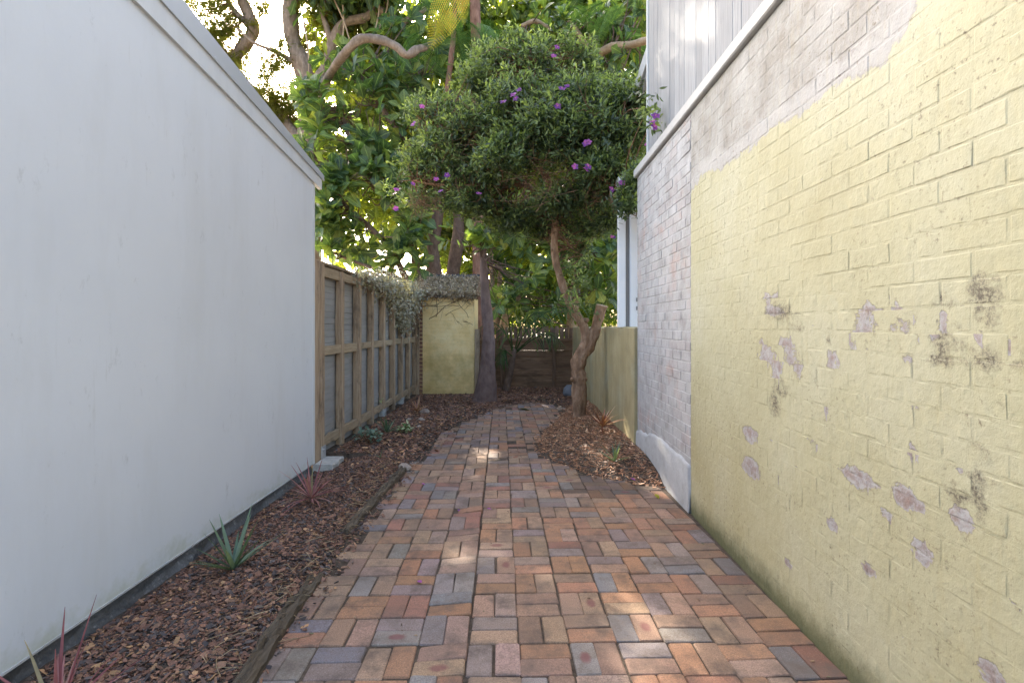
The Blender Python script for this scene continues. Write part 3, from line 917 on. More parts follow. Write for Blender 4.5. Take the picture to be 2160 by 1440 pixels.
uc = empty('clad_upper_storey', (1.57, 3.6, 3.33), 'weathered grey vertical board cladding rising above the right hand wall', 'building')
y = .6
while y < 6.12:
    w = random.choice([.15, .15, .31])
    y1 = min(y + w, 6.12)
    mb = MB(); mb.add(*bevbox(1.57 + random.uniform(0, .003), 1.60, y + .002, y1 - .003, 3.30, 8.4, .003), a=random.random())
    rel(uc, mb.build('board', M['clad'])); y += w
mb = MB(); mb.add(boxv(1.603, 4.6, .6, 6.10, 3.2, 8.4), BOXF); rel(uc, mb.build('wall', M['clad']))
mb = MB(); mb.add(*bevbox(1.556, 1.602, 6.122, 6.17, 3.25, 8.4, .004)); rel(uc, mb.build('corner_board', M['trimwhite']))
p0, p1 = W(1342, 195, 6.9), W(1376, 95, 6.35)
mb = MB(); v, f = tube([p0, p1], [.06, .06], 4, 2); mb.add(v, f); rel(uc, mb.build('barge_board', M['trimwhite']))
p0, p1 = W(1352, 205, 6.9), W(1382, 110, 6.35)
mb = MB(); v, f = tube([p0, p1], [.035, .035], 4, 2); mb.add(v, f); rel(uc, mb.build('gutter', M['clad']))

lw = empty('low_wall', (XR, 9.3, 0), 'low ochre stained rendered wall behind the tan trunk, running to the back fence', 'wall')
xs = np.linspace(6.10, 12.55, 40)
ring = []
for y in xs:
    zt = 1.50 + .006 * math.sin(y * 5) + rng.normal(0, .002)
    ring += [(XR - .03, y, -.12), (XR - .03 + rng.normal(0, .002), y, .7), (XR - .03 + rng.normal(0, .002), y, zt - .012), (XR - .018, y, zt), (XR + .14, y, zt), (XR + .15, y, -.12)]
i = np.arange(39)[:, None] * 6 + np.arange(5)[None]
q = np.stack([i, i + 1, i + 7, i + 6], -1).reshape(-1, 4)
rel(lw, link('render', mesh('render', ring, [q, np.array([[5, 4, 3, 2, 1, 0], [234, 235, 236, 237, 238, 239]])], M['lowwall'], False)))

# white posts on the low wall
pf = empty('post_frame', (XR + .05, 6.5, 1.5), 'pair of white posts with a grey channel standing on the low ochre wall', 'post frame')
def pbox(name, xa, xb, Y0, Y1, m, z0=1.503, z1=3.3):
    x0, x1 = (xa - HX) * Y0 / F, (xb - HX) * Y0 / F
    mb = MB(); mb.add(*bevbox(x0, x1, Y0, Y1, z0, z1, .004)); return rel(pf, mb.build(name, m))
pbox('post', 1305, 1320, 6.78, 6.88, M['whitepost']); pbox('channel', 1320.5, 1329, 6.81, 6.87, M['greymetal']); pbox('post', 1329.5, 1346, 6.76, 6.88, M['whitepost'])
x0 = W(1304, 0, 6.75)[0]
mb = MB(); mb.add(*bevbox(x0, XR + .3, 6.72, 6.92, 3.303, 3.44, .006, axis=0)); rel(pf, mb.build('beam', M['whitepost']))
for z in (1.72, 1.83):
    mb = MB(); xx = W(1343, 0, 6.76)[0]; mb.add(boxv(xx - .008, xx + .008, 6.745, 6.759, z, z + .05), BOXF); rel(pf, mb.build('latch', M['greymetal']))

# ------------------------------------------------------------------ paling fence on the left
XF = -2.12
fl = empty('timber_fence', (XF, 8.5, 0), 'tall pine post fence backed with grey boards, beyond the off white building', 'fence')
py = [5.80 + .69 * k for k in range(9)]
for k, y in enumerate(py):
    h = 2.20 + rng.normal(0, .012)
    if k == 0: h = 2.23
    w = .095 if k else .11
    mb = MB(); mb.add(*bevbox(XF - .085, XF + rng.normal(0, .004), y - w / 2, y + w / 2, .03 if k else -.02, h, .006, .0018, 10))
    rel(fl, mb.build('post', M['post']))
    for z in (.20, 1.235, 2.13):
        if k < 8:
            mb = MB(); hh = .052 + rng.normal(0, .003)
            mb.add(*bevbox(XF - .075, XF - .022 + rng.normal(0, .004), y + w / 2 + .002, py[k + 1] - .05, z - hh + rng.normal(0, .006), z + hh, .005, .0025, 6, 1))
            rel(fl, mb.build('rail', M['rail']))
# extra timber at the first post
mb = MB(); mb.add(*bevbox(XF - .10, XF - .012, 5.60, 5.735, -.02, 2.22, .006, .002, 10)); rel(fl, mb.build('post', M['post']))
z = .045
while z < 2.17:
    h = .0745
    mb = MB(); mb.add(*bevbox(XF - .118, XF - .092 + rng.normal(0, .0012), 5.58, 11.42, z - .0004, z + h + .0004, .0055, 0, 1, 1), a=random.random())
    rel(fl, mb.build('slat', M['slat'])); z += h
mb = MB(); mb.add(*bevbox(XF - .13, XF - .03, 5.6, 11.4, 2.205, 2.24, .006, .004, 24, 1)); rel(fl, mb.build('cap_rail', M['rail']))
def bracket(Y, z, s=1.0, x=XF):
    mb = MB()
    mb.add(boxv(x + .006, x + .012, Y - .05 * s, Y + .05 * s, z, z + .13 * s), BOXF)
    mb.add(boxv(x - .088, x + .006, Y - .052 * s, Y - .046 * s, z, z + .13 * s), BOXF)
    v, f = tube([(x + .012, Y - .02, z + .09 * s), (x + .026, Y - .02, z + .09 * s)], [.012, .012], 6, 2); mb.add(v, f)
    v, f = tube([(x - .04, Y - .052 * s, z + .08 * s), (x - .04, Y - .066 * s, z + .08 * s)], [.012, .012], 6, 2); mb.add(v, f)
    return rel(fl, mb.build('bracket', M['steel']))
bracket(5.80, .06); bracket(py[4], .04); bracket(py[6], .04)
mb = MB(); mb.add(boxv(XF - .05, XF + .0, 5.555, 5.561, 2.08, 2.16), BOXF); rel(fl, mb.build('bracket', M['steel']))
slab = mb = MB(); v, f = bevbox(XF + .0, XF + .21, 5.5, 5.86, -.02, .055, .012, .004, 6, 1); mb.add(v, f)
tag(mb.build('concrete_slab', M['conc']), 'rough concrete slab lying in mulch at the foot of the first fence post', 'slab')

# ------------------------------------------------------------------ outhouse at the end of the fence
YO = 11.35
oh = empty('outhouse', (-1.47, YO, 0), 'small mossy yellow painted brick outhouse under a corrugated roof, at the end of the fence', 'outhouse')
xo0, xo1, zo = -2.10, -.872, 2.165
mb = MB(); mb.add(boxv(xo0, xo1, YO - .0025, YO + 1.2, -.1, zo), BOXF); rel(oh, mb.build('wall', M['outhouse']))
BR = {}
def oh_brick(x0, x1, z0, z1, m, mk):
    key = (round(x1 - x0, 2), mk)
    if key not in BR:
        L = x1 - x0
        v, f = bevbox(-L / 2, L / 2, 0, .012, -.038, .038, .004, 0, 1, 0)
        BR[key] = mesh('brick', v, f, m)
    o = link('brick', BR[key], oh, ((x0 + x1) / 2 - oh.location.x, YO - .006 + rng.normal(0, .0012) - oh.location.y, (z0 + z1) / 2))
r = 0; z = .0
while z < zo - .07:
    x = xo0 + (.12 if r % 2 else 0)
    if r % 2: oh_brick(xo0 + .0, xo0 + .11, z, z + .076, M['rawbrick'], 'r')
    while x < xo1 - .03:
        x1 = min(x + .230, xo1)
        raw = x < xo0 + .06 and z < 1.6
        if not r % 2 and x == xo0:
            oh_brick(x, x + .11, z, z + .076, M['rawbrick'], 'r'); oh_brick(x + .12, x1, z, z + .076, M['outhouse'], 'y')
        else:
            oh_brick(x, x1, z, z + .076, M['outhouse'], 'y')
        x += .240
    z += .086; r += 1
# corrugated roof
ncr = 90
cv = []
for k, xx in enumerate(np.linspace(-2.30, -.80, ncr)):
    dz = .012 * math.sin(xx * 2 * PI / .076)
    for (yy, zz) in ((YO - .10, 2.165), (YO + 1.3, 2.78)):
        cv += [(xx, yy, zz + dz)]
    for (yy, zz) in ((YO - .10, 2.150), (YO + 1.3, 2.765)):
        cv += [(xx, yy, zz + dz)]
i = np.arange(ncr - 1) * 4
rel(oh, link('roof', mesh('roof', cv, [np.stack([i, i + 4, i + 5, i + 1], -1), np.stack([i + 2, i + 3, i + 7, i + 6], -1), np.stack([i, i + 2, i + 6, i + 4], -1)], M['corrug'], True)))
mb = MB(); mb.add(*sloped(YO - .12, YO + 1.3, lambda y: 2.10 + (y - YO + .1) * .44, lambda y: 2.26 + (y - YO + .1) * .44, -.815, -.78)); rel(oh, mb.build('barge_board', M['darkboard']))
mb = MB(); mb.add(*bevbox(-2.11, -2.055, YO - .075, YO - .015, .0, 2.12, .004, .002, 6)); rel(oh, mb.build('corner_post', M['post']))
mb = MB(); mb.add(*bevbox(-.855, -.755, YO - .05, YO + .03, -.05, 1.46, .008, .004, 8))
tag(mb.build('timber_post', M['post']), 'stout weathered timber post against the right edge of the yellow outhouse', 'post')

# ------------------------------------------------------------------ back fence
YB = 12.6
bf = empty('back_fence', (.3, YB, 0), 'dark brown timber fence closing the end of the path, boards below and pickets above', 'fence')
z = -.08; k = 0
while z < 1.10:
    h = random.choice([.14, .15, .12, .16])
    split = random.uniform(-.2, .9)
    for a, b in ((-1.0, split - .004), (split + .004, 1.40)):
        mb = MB(); tl = rng.normal(0, .0015)
        v, f = bevbox(a, b, YB + rng.normal(0, .008), YB + .03, z + .001, z + h - .001 - abs(rng.normal(0, .0018)), .005, .002, 6, 0)
        v[:, 2] += (v[:, 0] - a) * tl * .6
        mb.add(v, f, a=random.random()); rel(bf, mb.build('board', M['darkboard']))
    z += h; k += 1
mb = MB(); mb.add(*bevbox(-1.0, 1.40, YB + .032, YB + .05, -.1, .60, .004)); rel(bf, mb.build('board', M['darkboard']))  # hidden backing, added to stop light leaking between the boards
mb = MB(); mb.add(*bevbox(-1.0, 1.40, YB + .032, YB + .05, .612, .94, .004)); rel(bf, mb.build('board', M['darkboard']))  # upper part of the added light-blocking backing, a slit left below it
mb = MB(); mb.add(*bevbox(-1.0, 1.40, YB - .035, YB - .002, 1.16, 1.235, .005, .002, 8, 0)); rel(bf, mb.build('rail', M['darkboard']))
x = -.98
while x < 1.38:
    w = random.uniform(.078, .094)
    mb = MB(); v, f = bevbox(x, x + w, YB + .034, YB + .052, .95, 1.50 + rng.normal(0, .02), .004, .002, 3)
    v[:, 0] += (v[:, 2] - .95) * rng.normal(0, .012)
    mb.add(v, f, a=random.random()); rel(bf, mb.build('picket', M['darkpicket'])); x += w + random.uniform(.012, .03)
for xx in (-.30, .95):
    mb = MB(); mb.add(*bevbox(xx - .04, xx + .04, YB - .06, YB - .038, -.05, 1.45, .005, .002, 5)); rel(bf, mb.build('post', M['darkpicket']))

# ------------------------------------------------------------------ sleeper edging
def sleeper(name, pts, w, h, label):
    n = 40
    C = catmull(pts, n); V = []
    prof = [(-.5, -.6), (-.5, .30), (-.38, .46), (-.2, .5), (-.05, .42), (.1, .5), (.3, .47), (.45, .34), (.5, -.6)]
    T = np.gradient(C, axis=0)
    for k in range(n):
        side = np.array([T[k][1], -T[k][0], 0]); side /= np.linalg.norm(side)
        for (a, b) in prof:
            V.append(C[k] + side * (a * w + rng.normal(0, .004)) + np.array([0, 0, b * h + rng.normal(0, .0045) + .008 * math.sin(k * .8 + a * 8)]))
    m = len(prof)
    i = np.arange(n - 1)[:, None] * m + np.arange(m - 1)[None]
    o = link(name, mesh(name, V, [np.stack([i, i + 1, i + m + 1, i + m], -1).reshape(-1, 4), np.array([list(range(m)), [(n - 1) * m + q for q in range(m - 1, -1, -1)]])], M['sleeper'], False))
    return tag(o, label, 'sleeper')
sleeper('edging_sleeper', [(-1.07, 1.0, .010), (-1.11, 2.0, .010), (-1.165, 2.6, .006), (-1.185, 3.15, -.022)], .085, .085, 'rotting timber sleeper edging the mulch bed in the near foreground')
sleeper('edging_sleeper', [(-1.22, 3.75, .01), (-1.20, 4.4, .008), (-1.175, 5.0, .015), (-1.15, 5.55, .012)], .08, .07, 'half buried timber sleeper edging the mulch further along the path')

# ------------------------------------------------------------------ bark mulch
CV = np.array([[-.5, -.42, 0], [.0, -.5, .10], [.5, -.30, 0], [.5, .32, .02], [.05, .5, .12], [-.5, .38, 0],
               [-.46, -.38, -.5], [.46, -.26, -.5], [.46, .28, -.5], [-.46, .34, -.5]])
CF = [np.array([[0, 1, 4, 5], [1, 2, 3, 4], [2, 7, 8, 3], [5, 9, 6, 0]]), np.array([[0, 6, 7, 2, 1], [3, 8, 9, 5, 4]])]
def mulch(name, n, xr, yr, label, pal, wts, size, asp, spill=.05, keepf=None, cat=None):
    P = np.column_stack([rng.uniform(*xr, n), rng.uniform(*yr, n)])
    ins = inside(P); d = pdist(P)
    keep = (~ins) | (rng.random(n) < np.exp(-d / spill) * .45)
    if keepf is not None: keep &= keepf(P)
    P = P[keep]; n = len(P)
    z = bed_z(P) + rng.uniform(.0, .013, n) + np.where(inside(P), .013, 0)
    ang = rng.uniform(0, 2 * PI, n)
    D = np.column_stack([np.cos(ang), np.sin(ang), rng.normal(0, .28, n)])
    Nn = np.column_stack([rng.normal(0, .45, n), rng.normal(0, .45, n), np.ones(n)])
    R = frames(D, Nn)
    R = R[:, :, [1, 0, 2]] * np.array([1, -1, 1])
    L = size * np.clip(rng.lognormal(0, .42, n), .35, 2.1)
    S = np.column_stack([L, L * rng.uniform(asp[0], asp[1], n), rng.uniform(.003, .008, n)])
    pi = rng.choice(len(pal), n, p=np.array(wts) / sum(wts))
    C = np.array(pal)[pi] * rng.uniform(.65, 1.35, (n, 1))
    mb = MB()
    scatter(mb, CV, CF, np.column_stack([P, z]), R, S, None, None, C)
    return tag(mb.build(name, M['chips']), label, cat, None, 'stuff')
DARK = [(.165, .078, .050), (.22, .108, .068), (.095, .056, .044), (.29, .155, .09), (.115, .092, .085), (.40, .225, .11), (.065, .050, .046)]
ORNG = [(.38, .18, .09), (.48, .25, .13), (.27, .125, .07), (.58, .37, .22), (.16, .085, .055)]
rb = lambda P: (P[:, 0] > .15) & (P[:, 1] < 9.8)
nrb = lambda P: ~rb(P)
mulch('bark_mulch', 32000, (-2.09, -1.02), (.9, 6.0), 'dark reddish bark chip mulch in the left hand bed', DARK, [5, 5, 3, 2.5, 1.6, 1.2, 3], .0245, (.22, .65), .06, lambda P: (P[:, 0] < -1.17) | (rng.random(len(P)) < .35), 'mulch')
mulch('bark_mulch', 22000, (-2.09, .2), (6.0, 11.34), 'brown bark mulch along the foot of the timber fence', [tuple(x * 1.15 for x in c) for c in DARK], [5, 5, 2, 3.5, 1.5, 1.6, 1.2], .033, (.25, .6), .09, nrb, 'mulch')
mulch('bark_mulch', 15000, (.2, 1.40), (4.75, 9.8), 'orange brown shredded mulch mounded around the tan trunk', ORNG, [4, 3.5, 3, 1.5, 1.5], .034, (.12, .32), .04, rb, 'mulch')
mulch('bark_mulch', 9000, (-.85, 1.40), (9.6, 12.6), 'dark mulch in front of the brown back fence', [tuple(x * 1.2 for x in c) for c in DARK], [5, 5, 2, 3, 1, 1.5, 1], .038, (.22, .5), .08, nrb, 'mulch')
# straw and splinters
def straw(n, fpos, L, name, label):
    mb = MB()
    for _ in range(n):
        p = np.array(fpos()); a = rng.uniform(0, 2 * PI); l = L * rng.uniform(.5, 1.5)
        d = np.array([math.cos(a), math.sin(a), 0])
        zz = bed_z(p[None, :2])[0] + .018
        pts = [(*(p[:2] - d[:2] * l / 2), zz), (*(p[:2] + rng.normal(0, .008, 2)), zz + .012), (*(p[:2] + d[:2] * l / 2), zz + rng.uniform(0, .01))]
        v, f = tube(pts, [.0016, .002, .0012], 3, 5); c = np.array(random.choice([(.38, .28, .16), (.30, .20, .11), (.22, .14, .08)]))
        mb.add(v, f, c=c)
    return tag(mb.build(name, M['chips']), label, 'straw', None, 'stuff')
straw(170, lambda: (rng.normal(-1.26, .08), rng.uniform(2.0, 5.6)), .10, 'dry_straw', 'dry straw and splinters scattered along the sleeper edging')
straw(90, lambda: (rng.uniform(.55, 1.35), rng.uniform(5.2, 7.4)), .09, 'dry_straw', 'pale wood splinters lying on the orange brown mulch')

# ------------------------------------------------------------------ trees
def flat(L=1.0, Wd=.35, seg=4, fold=.18, droop=.25, shape=None, wave=0.0):
    """leaf along +y, spine at x=0; returns verts, faces, uv"""
    V, U = [], []
    for k in range(seg + 1):
        t = k / seg
        w = (shape(t) if shape else math.sin(PI * min(1, t * .94 + .05)) ** .8) * Wd / 2
        z = -droop * t * t * L
        wv = wave * math.sin(t * 11) * w
        for s in (-1, 0, 1):
            V.append((s * w, t * L, z + abs(s) * fold * w + s * wv)); U.append((s * .5, t))
    q = []
    for k in range(seg):
        for s in (0, 1):
            a = k * 3 + s
            q.append((a, a + 1, a + 4, a + 3))
    return np.array(V), [np.array(q)], np.array(U)

fid = lambda t: (.10 + .9 * (.62 * math.exp(-((t - .30) / .17) ** 2) + 1.0 * math.exp(-((t - .72) / .22) ** 2))) * min(1, (1.02 - t) / .12) ** .5 * min(1, t / .06 + .05)
FIGL = [flat(1, .62, 7, .28, d, fid, wv) for d, wv in ((.10, .10), (.35, .16), (.6, .12), (-.08, .2))]
FIGS = flat(1, .60, 4, .22, .3, fid)
for_obj = {}
def fig_meshes(mat):
    if mat.name not in for_obj:
        for_obj[mat.name] = [mesh('leaf', v, f, mat, True, {'vary': np.full(len(v), .1 * k)}, u) for k, (v, f, u) in enumerate(FIGL)]
    return for_obj[mat.name]

def rosettes(blobs):
    """blobs: (px,py,rx,ry,Y,dY,n) -> tips and outward directions"""
    T, D = [], []
    for (px, py, rx, ry, Y, dY, n) in blobs:
        c = np.array(W(px, py, Y)); r = np.array([rx * Y / F, dY, ry * Y / F])
        v = rdir(n); s = rng.uniform(.45, 1, n)[:, None] ** .6
        T.append(c + v * s * r); D.append(v)
    return np.concatenate(T), np.concatenate(D)

def fig_leaves(root, T, D, mat, size, per=(6, 9), singles=280, up=.35, smat=None):
    pos, dirs, nrm, sz = [], [], [], []
    for t, d in zip(T, D):
        ax = d * .55 + np.array([0, -.12, up]) + rng.normal(0, .25, 3); ax /= np.linalg.norm(ax)
        a = np.cross(ax, [.3, .5, .81]); a /= np.linalg.norm(a); b = np.cross(ax, a)
        k = rng.integers(*per); ph = rng.uniform(0, 6.28)
        for q in range(k):
            an = ph + q * 2.399; op = .35 + .9 * (q / k) + rng.normal(0, .15)
            rad = math.cos(an) * a + math.sin(an) * b
            dv = ax * math.cos(op) + rad * math.sin(op) + np.array([0, 0, -.10])
            pos.append(t - ax * .16 * q / k + dv * .03); dirs.append(dv)
            nrm.append(ax * math.sin(op) - rad * math.cos(op) * .6 + ax * .4 + np.array([0, 0, .35]) + rng.normal(0, .15, 3)); sz.append(size * rng.uniform(.6, 1.15))
    pos, dirs, nrm, sz = map(np.array, (pos, dirs, nrm, sz))
    keep = open_sky(pos + dirs * .16, .20)
    pos, dirs, nrm, sz = pos[keep], dirs[keep], nrm[keep], sz[keep]
    R = frames(dirs, nrm)
    order = np.argsort(pos[:, 1] - sz)              # the nearest show largest
    sing = order[:singles]; rest = order[singles:]
    ms = fig_meshes(mat)
    from mathutils import Matrix
    for i_ in sing:
        o = link('leaf', ms[rng.integers(4)], root)
        m4 = Matrix([list(R[i_][r]) + [0] for r in range(3)] + [[0, 0, 0, 1]])
        o.rotation_euler = m4.to_euler()
        o.location = tuple(pos[i_] - np.array(root.location)); o.scale = (sz[i_],) * 3
    mb = MB()
    for k in range(4):
        sel = rest[k::4]
        v, f, u = FIGL[k] if k < 3 else FIGS
        scatter(mb, v, f, pos[sel] - np.array(root.location), R[sel], sz[sel][:, None].repeat(3, 1), rng.random(len(sel)), u)
    if len(rest):
        tag(mb.build('crown', smat or mat, root, True), kind='stuff')
    return pos

def twigs(root, T, anchors, mat, r=(.022, .008), name='twigs', sag=.1, prob=1.0):
    mb = MB(); A = np.array(anchors)
    for t in T:
        if rng.random() > prob: continue
        d = np.linalg.norm(A - t, axis=1) + rng.uniform(0, .6, len(A))
        a = A[np.argmin(d)]
        mid = (a + t) / 2 + rng.normal(0, .10, 3) + np.array([0, 0, -sag])
        v, f = tube([a, mid, t], [r[0], r[1]], 4, 6, .05, False)
        mb.add(v - np.array(root.location), f)
    return tag(mb.build(name, mat, root, True), kind='stuff')

def limbs(root, specs, mat, names=None, sides=10, knob=.07):
    out = []
    for k, (pts, Rr) in enumerate(specs):
        P = [W(*p) for p in pts]
        Rm = [r * p[2] / F for r, p in zip(Rr, pts)]
        v, f = tube(P, Rm, sides, len(P) * 5, knob)
        mb = MB(); mb.add(v - np.array(root.location), f)
        mb.build((names[k] if names else ('trunk' if k == 0 else 'limb')), mat, root, True)
        out += list(catmull(P, len(P) * 4))
    return out

# --- large fiddle-leaf fig behind the fence
r0 = empty('fig_tree', (-1.9, 13.4, -.1), 'large fig tree with fiddle shaped leaves massed above the timber fence', 'tree')
A = limbs(r0, [([(945, 835, 13.4), (930, 700, 13.4), (917, 590, 13.3), (913, 520, 13.3), (925, 440, 13.2), (930, 370, 13.2), (900, 280, 13.4), (880, 190, 13.6)], [24, 20, 17, 14, 12, 10, 8, 5]),
               ([(955, 830, 13.6), (950, 640, 13.6), (958, 560, 13.7), (968, 470, 13.6), (960, 380, 13.8), (985, 280, 14)], [20, 16, 14, 12, 9, 6]),
               ([(920, 760, 13.2), (884, 600, 13.0), (872, 520, 12.9), (868, 450, 12.9), (840, 380, 12.9), (800, 300, 13)], [12, 9, 8, 7, 6, 4]),
               ([(915, 650, 13.2), (860, 590, 12.9), (840, 555, 12.8), (815, 515, 12.7), (770, 470, 12.6), (720, 420, 12.6), (690, 340, 12.6)], [8, 7, 7, 6, 5, 4, 3]),
               ([(900, 640, 13.2), (845, 590, 12.8), (800, 570, 12.6), (730, 545, 12.5), (680, 520, 12.5)], [6, 5, 4, 3, 2]),
               ([(868, 450, 12.9), (800, 400, 12.8), (740, 300, 12.9), (720, 230, 13)], [6, 5, 4, 3]),
               ([(930, 370, 13.2), (860, 300, 13.2), (800, 220, 13.3), (760, 160, 13.4)], [8, 6, 5, 3])], M['figbark'])
T, D = rosettes([(700, 235, 75, 55, 12.9, .7, 22), (765, 170, 65, 55, 13.2, .7, 22), (705, 330, 80, 65, 12.5, .7, 30), (800, 260, 85, 80, 12.9, .8, 34),
                 (720, 430, 75, 55, 12.4, .6, 26), (790, 375, 75, 60, 12.5, .6, 26), (835, 470, 70, 60, 12.4, .6, 22), (690, 500, 40, 40, 12.4, .5, 9),
                 (860, 540, 50, 35, 12.4, .5, 10), (850, 180, 70, 60, 13.8, .9, 24), (760, 510, 60, 35, 12.6, .5, 12), (900, 330, 60, 90, 13.6, .8, 26), (880, 90, 90, 60, 14.4, 1, 22),
                 (720, 100, 60, 50, 14.2, .8, 9), (650, 200, 25, 30, 13.0, .4, 5)])
fig_leaves(r0, T, D, M['fig'], .43)
twigs(r0, T, A, M['figbark'])

# --- slender fig with the dusky trunk, in front of the outhouse
r1 = empty('fig_tree', (G(1025, 850)[0], 10.3, .0), 'slender fig with a dusky bare trunk and leaf tuft, beside the outhouse', 'tree')
A = limbs(r1, [([(1020, 862, 10.3), (1022, 848, 10.3), (1027, 800, 10.3), (1030, 740, 10.3), (1030, 690, 10.3), (1024, 620, 10.3), (1020, 560, 10.3), (1017, 500, 10.3)], [37, 27, 19, 14.5, 12, 10, 8.5, 7])], M['duskbark'], sides=14)
T, D = rosettes([(1005, 480, 55, 35, 10.2, .45, 9), (1065, 515, 60, 40, 10.3, .5, 10), (1090, 570, 55, 40, 10.5, .4, 9), (1035, 470, 45, 30, 10.2, .4, 6), (960, 500, 25, 25, 10.4, .3, 3), (1075, 620, 45, 35, 10.8, .4, 6)])
fig_leaves(r1, T, D, M['fig'], .30, singles=300)
twigs(r1, T, A[-5:], M['duskbark'], (.012, .006))

# --- fig behind the back fence, right
r2 = empty('fig_tree', (1.6, 14.3, -.1), 'fig tree with dark glossy leaves rising behind the brown back fence and the low wall', 'tree')
A = limbs(r2, [([(1205, 800, 14.3), (1210, 640, 14.3), (1235, 520, 14.2), (1260, 400, 14.0), (1270, 260, 14), (1250, 120, 14.2), (1240, 20, 14.4)], [14, 12, 11, 10, 8, 6, 4]),
               ([(1235, 520, 14.2), (1180, 470, 13.9), (1120, 420, 13.8)], [7, 5, 3]),
               ([(1248, 128, 14.0), (1285, 102, 13.4), (1330, 95, 12.9), (1372, 84, 12.4), (1420, 75, 12)], [9, 9, 8, 8, 7]),
               ([(1260, 400, 14), (1310, 330, 13.8), (1345, 250, 13.8)], [6, 5, 3]),
               ([(1100, 55, 14), (1130, 45, 14), (1160, 60, 14), (1200, 50, 14), (1245, 110, 14.1)], [4, 5, 5, 6, 7])], M['tanbark'])
T, D = rosettes([(1160, 520, 70, 50, 13.4, .6, 20), (1235, 490, 55, 45, 13.6, .6, 16), (1270, 580, 45, 55, 13.2, .5, 16), (1120, 630, 60, 35, 13.2, .4, 12), (1295, 500, 40, 50, 13.4, .5, 10),
                 (1310, 140, 60, 70, 13.6, .8, 24), (1320, 30, 60, 50, 13.8, .8, 18), (1330, 300, 45, 80, 13.6, .8, 20), (1250, 70, 70, 50, 14, .8, 20), (1290, 220, 70, 60, 13.8, .8, 20), (1180, 60, 70, 50, 14.2, .9, 18), (1120, 160, 60, 60, 14.4, .8, 12),
                 (1080, 440, 60, 40, 13.8, .6, 12), (1000, 440, 60, 50, 14, .6, 14)])
fig_leaves(r2, T, D, M['fig'], .39)
twigs(r2, T, A, M['figbark'])

# --- gnarled tree behind the building, feathery crown against the sun
r3 = empty('gnarled_tree', W(640, 830, 16), 'gnarled brown tree with sinuous limbs and feathery yellow green leaves against the sun', 'tree')
A = limbs(r3, [([(640, 820, 16), (650, 420, 16), (652, 270, 16), (655, 200, 16), (640, 145, 15.9), (620, 95, 15.9), (613, 45, 15.8), (618, -30, 15.8), (630, -140, 15.8)], [26, 24, 22, 20, 18, 17, 16, 15, 11]),
               ([(655, 215, 16), (675, 165, 15.8), (692, 130, 15.7), (700, 95, 15.6), (725, 50, 15.5), (770, 38, 15.4), (800, 22, 15.4), (850, 45, 15.2), (900, 20, 15)], [13, 12, 11, 10, 10, 9, 8, 6, 4]),
               ([(655, 230, 15.9), (683, 185, 14.0), (700, 150, 12.6), (735, 105, 12.0), (765, 82, 11.9), (800, 85, 11.9), (835, 98, 11.9), (858, 117, 11.9), (880, 105, 12.0), (900, 98, 12.2), (935, 80, 12.6)], [11, 10, 9, 9, 9, 9, 9, 8, 8, 7, 4]),
               ([(652, 330, 16), (600, 260, 16.4), (560, 225, 16.6), (500, 160, 16.8), (490, 132, 16.8), (512, 100, 16.8), (533, 72, 16.7), (528, 40, 16.6), (508, -10, 16.6), (490, -80, 16.6)], [14, 14, 13, 13, 13, 13, 12, 12, 11, 9]),
               ([(530, 60, 16.7), (500, 30, 16.6), (470, -10, 16.6)], [8, 6, 4]),
               ([(640, 145, 15.9), (600, 120, 15.8), (570, 105, 15.8), (535, 90, 15.8), (500, 60, 15.8)], [6, 4, 4, 3, 2]),
               ([(700, 95, 15.6), (690, 60, 15.5), (680, 20, 15.5), (700, -40, 15.4)], [7, 6, 5, 4])],
          M['greybark'], knob=.12)
for k, (x0, y0, x1, y1) in enumerate(((690, -30, 745, 112), (720, -30, 718, 130), (800, -20, 785, 85), (640, 40, 650, 190), (820, -20, 800, 60))):
    v, f = tube([W(x0, y0, 15.1), W((x0 + x1) / 2 + 6, (y0 + y1) / 2, 15.0), W(x1, y1, 15.0)], [.025, .022, .02], 5, 10)
    mb = MB(); mb.add(v - np.array(r3.location), f); mb.build('hanging_root', M['tanbark'], r3, True)
PIN = []
for k in range(9):
    t = k / 8
    for s in (-1, 1):
        c = np.array([0, t, -.2 * t * t]); d = np.array([s * .16 * (1 - .5 * t), .07, -.02])
        PIN.append([c + np.array([0, -.018, 0]), c + d * .5 + np.array([0, -.060, .0]), c + d, c + d * .5 + np.array([0, .060, 0])])
PV = np.array(PIN).reshape(-1, 3); PF = [np.arange(len(PV)).reshape(-1, 4)]
def pinnate(root, blobs, mat, L, name='crown', anchors=None, tw=None, per=7, gapx=.1):
    T, D = rosettes(blobs)
    n = len(T)
    if anchors is not None: twigs(root, T, anchors, tw or M['twig'], (.02, .005), 'twigs', .0)
    pos = np.repeat(T, per, 0) + rng.normal(0, .10, (n * per, 3)); d = rdir(n * per, -.1) + np.repeat(D, per, 0) * .5
    keep = open_sky(pos, gapx); pos, d = pos[keep], d[keep]
    nr = rdir(len(pos), 1.2)
    mb = MB()
    scatter(mb, PV, PF, pos - np.array(root.location), frames(d, nr), (L * rng.uniform(.7, 1.3, len(pos)))[:, None].repeat(3, 1), rng.random(len(pos)))
    return tag(mb.build(name, mat, root), kind='stuff')
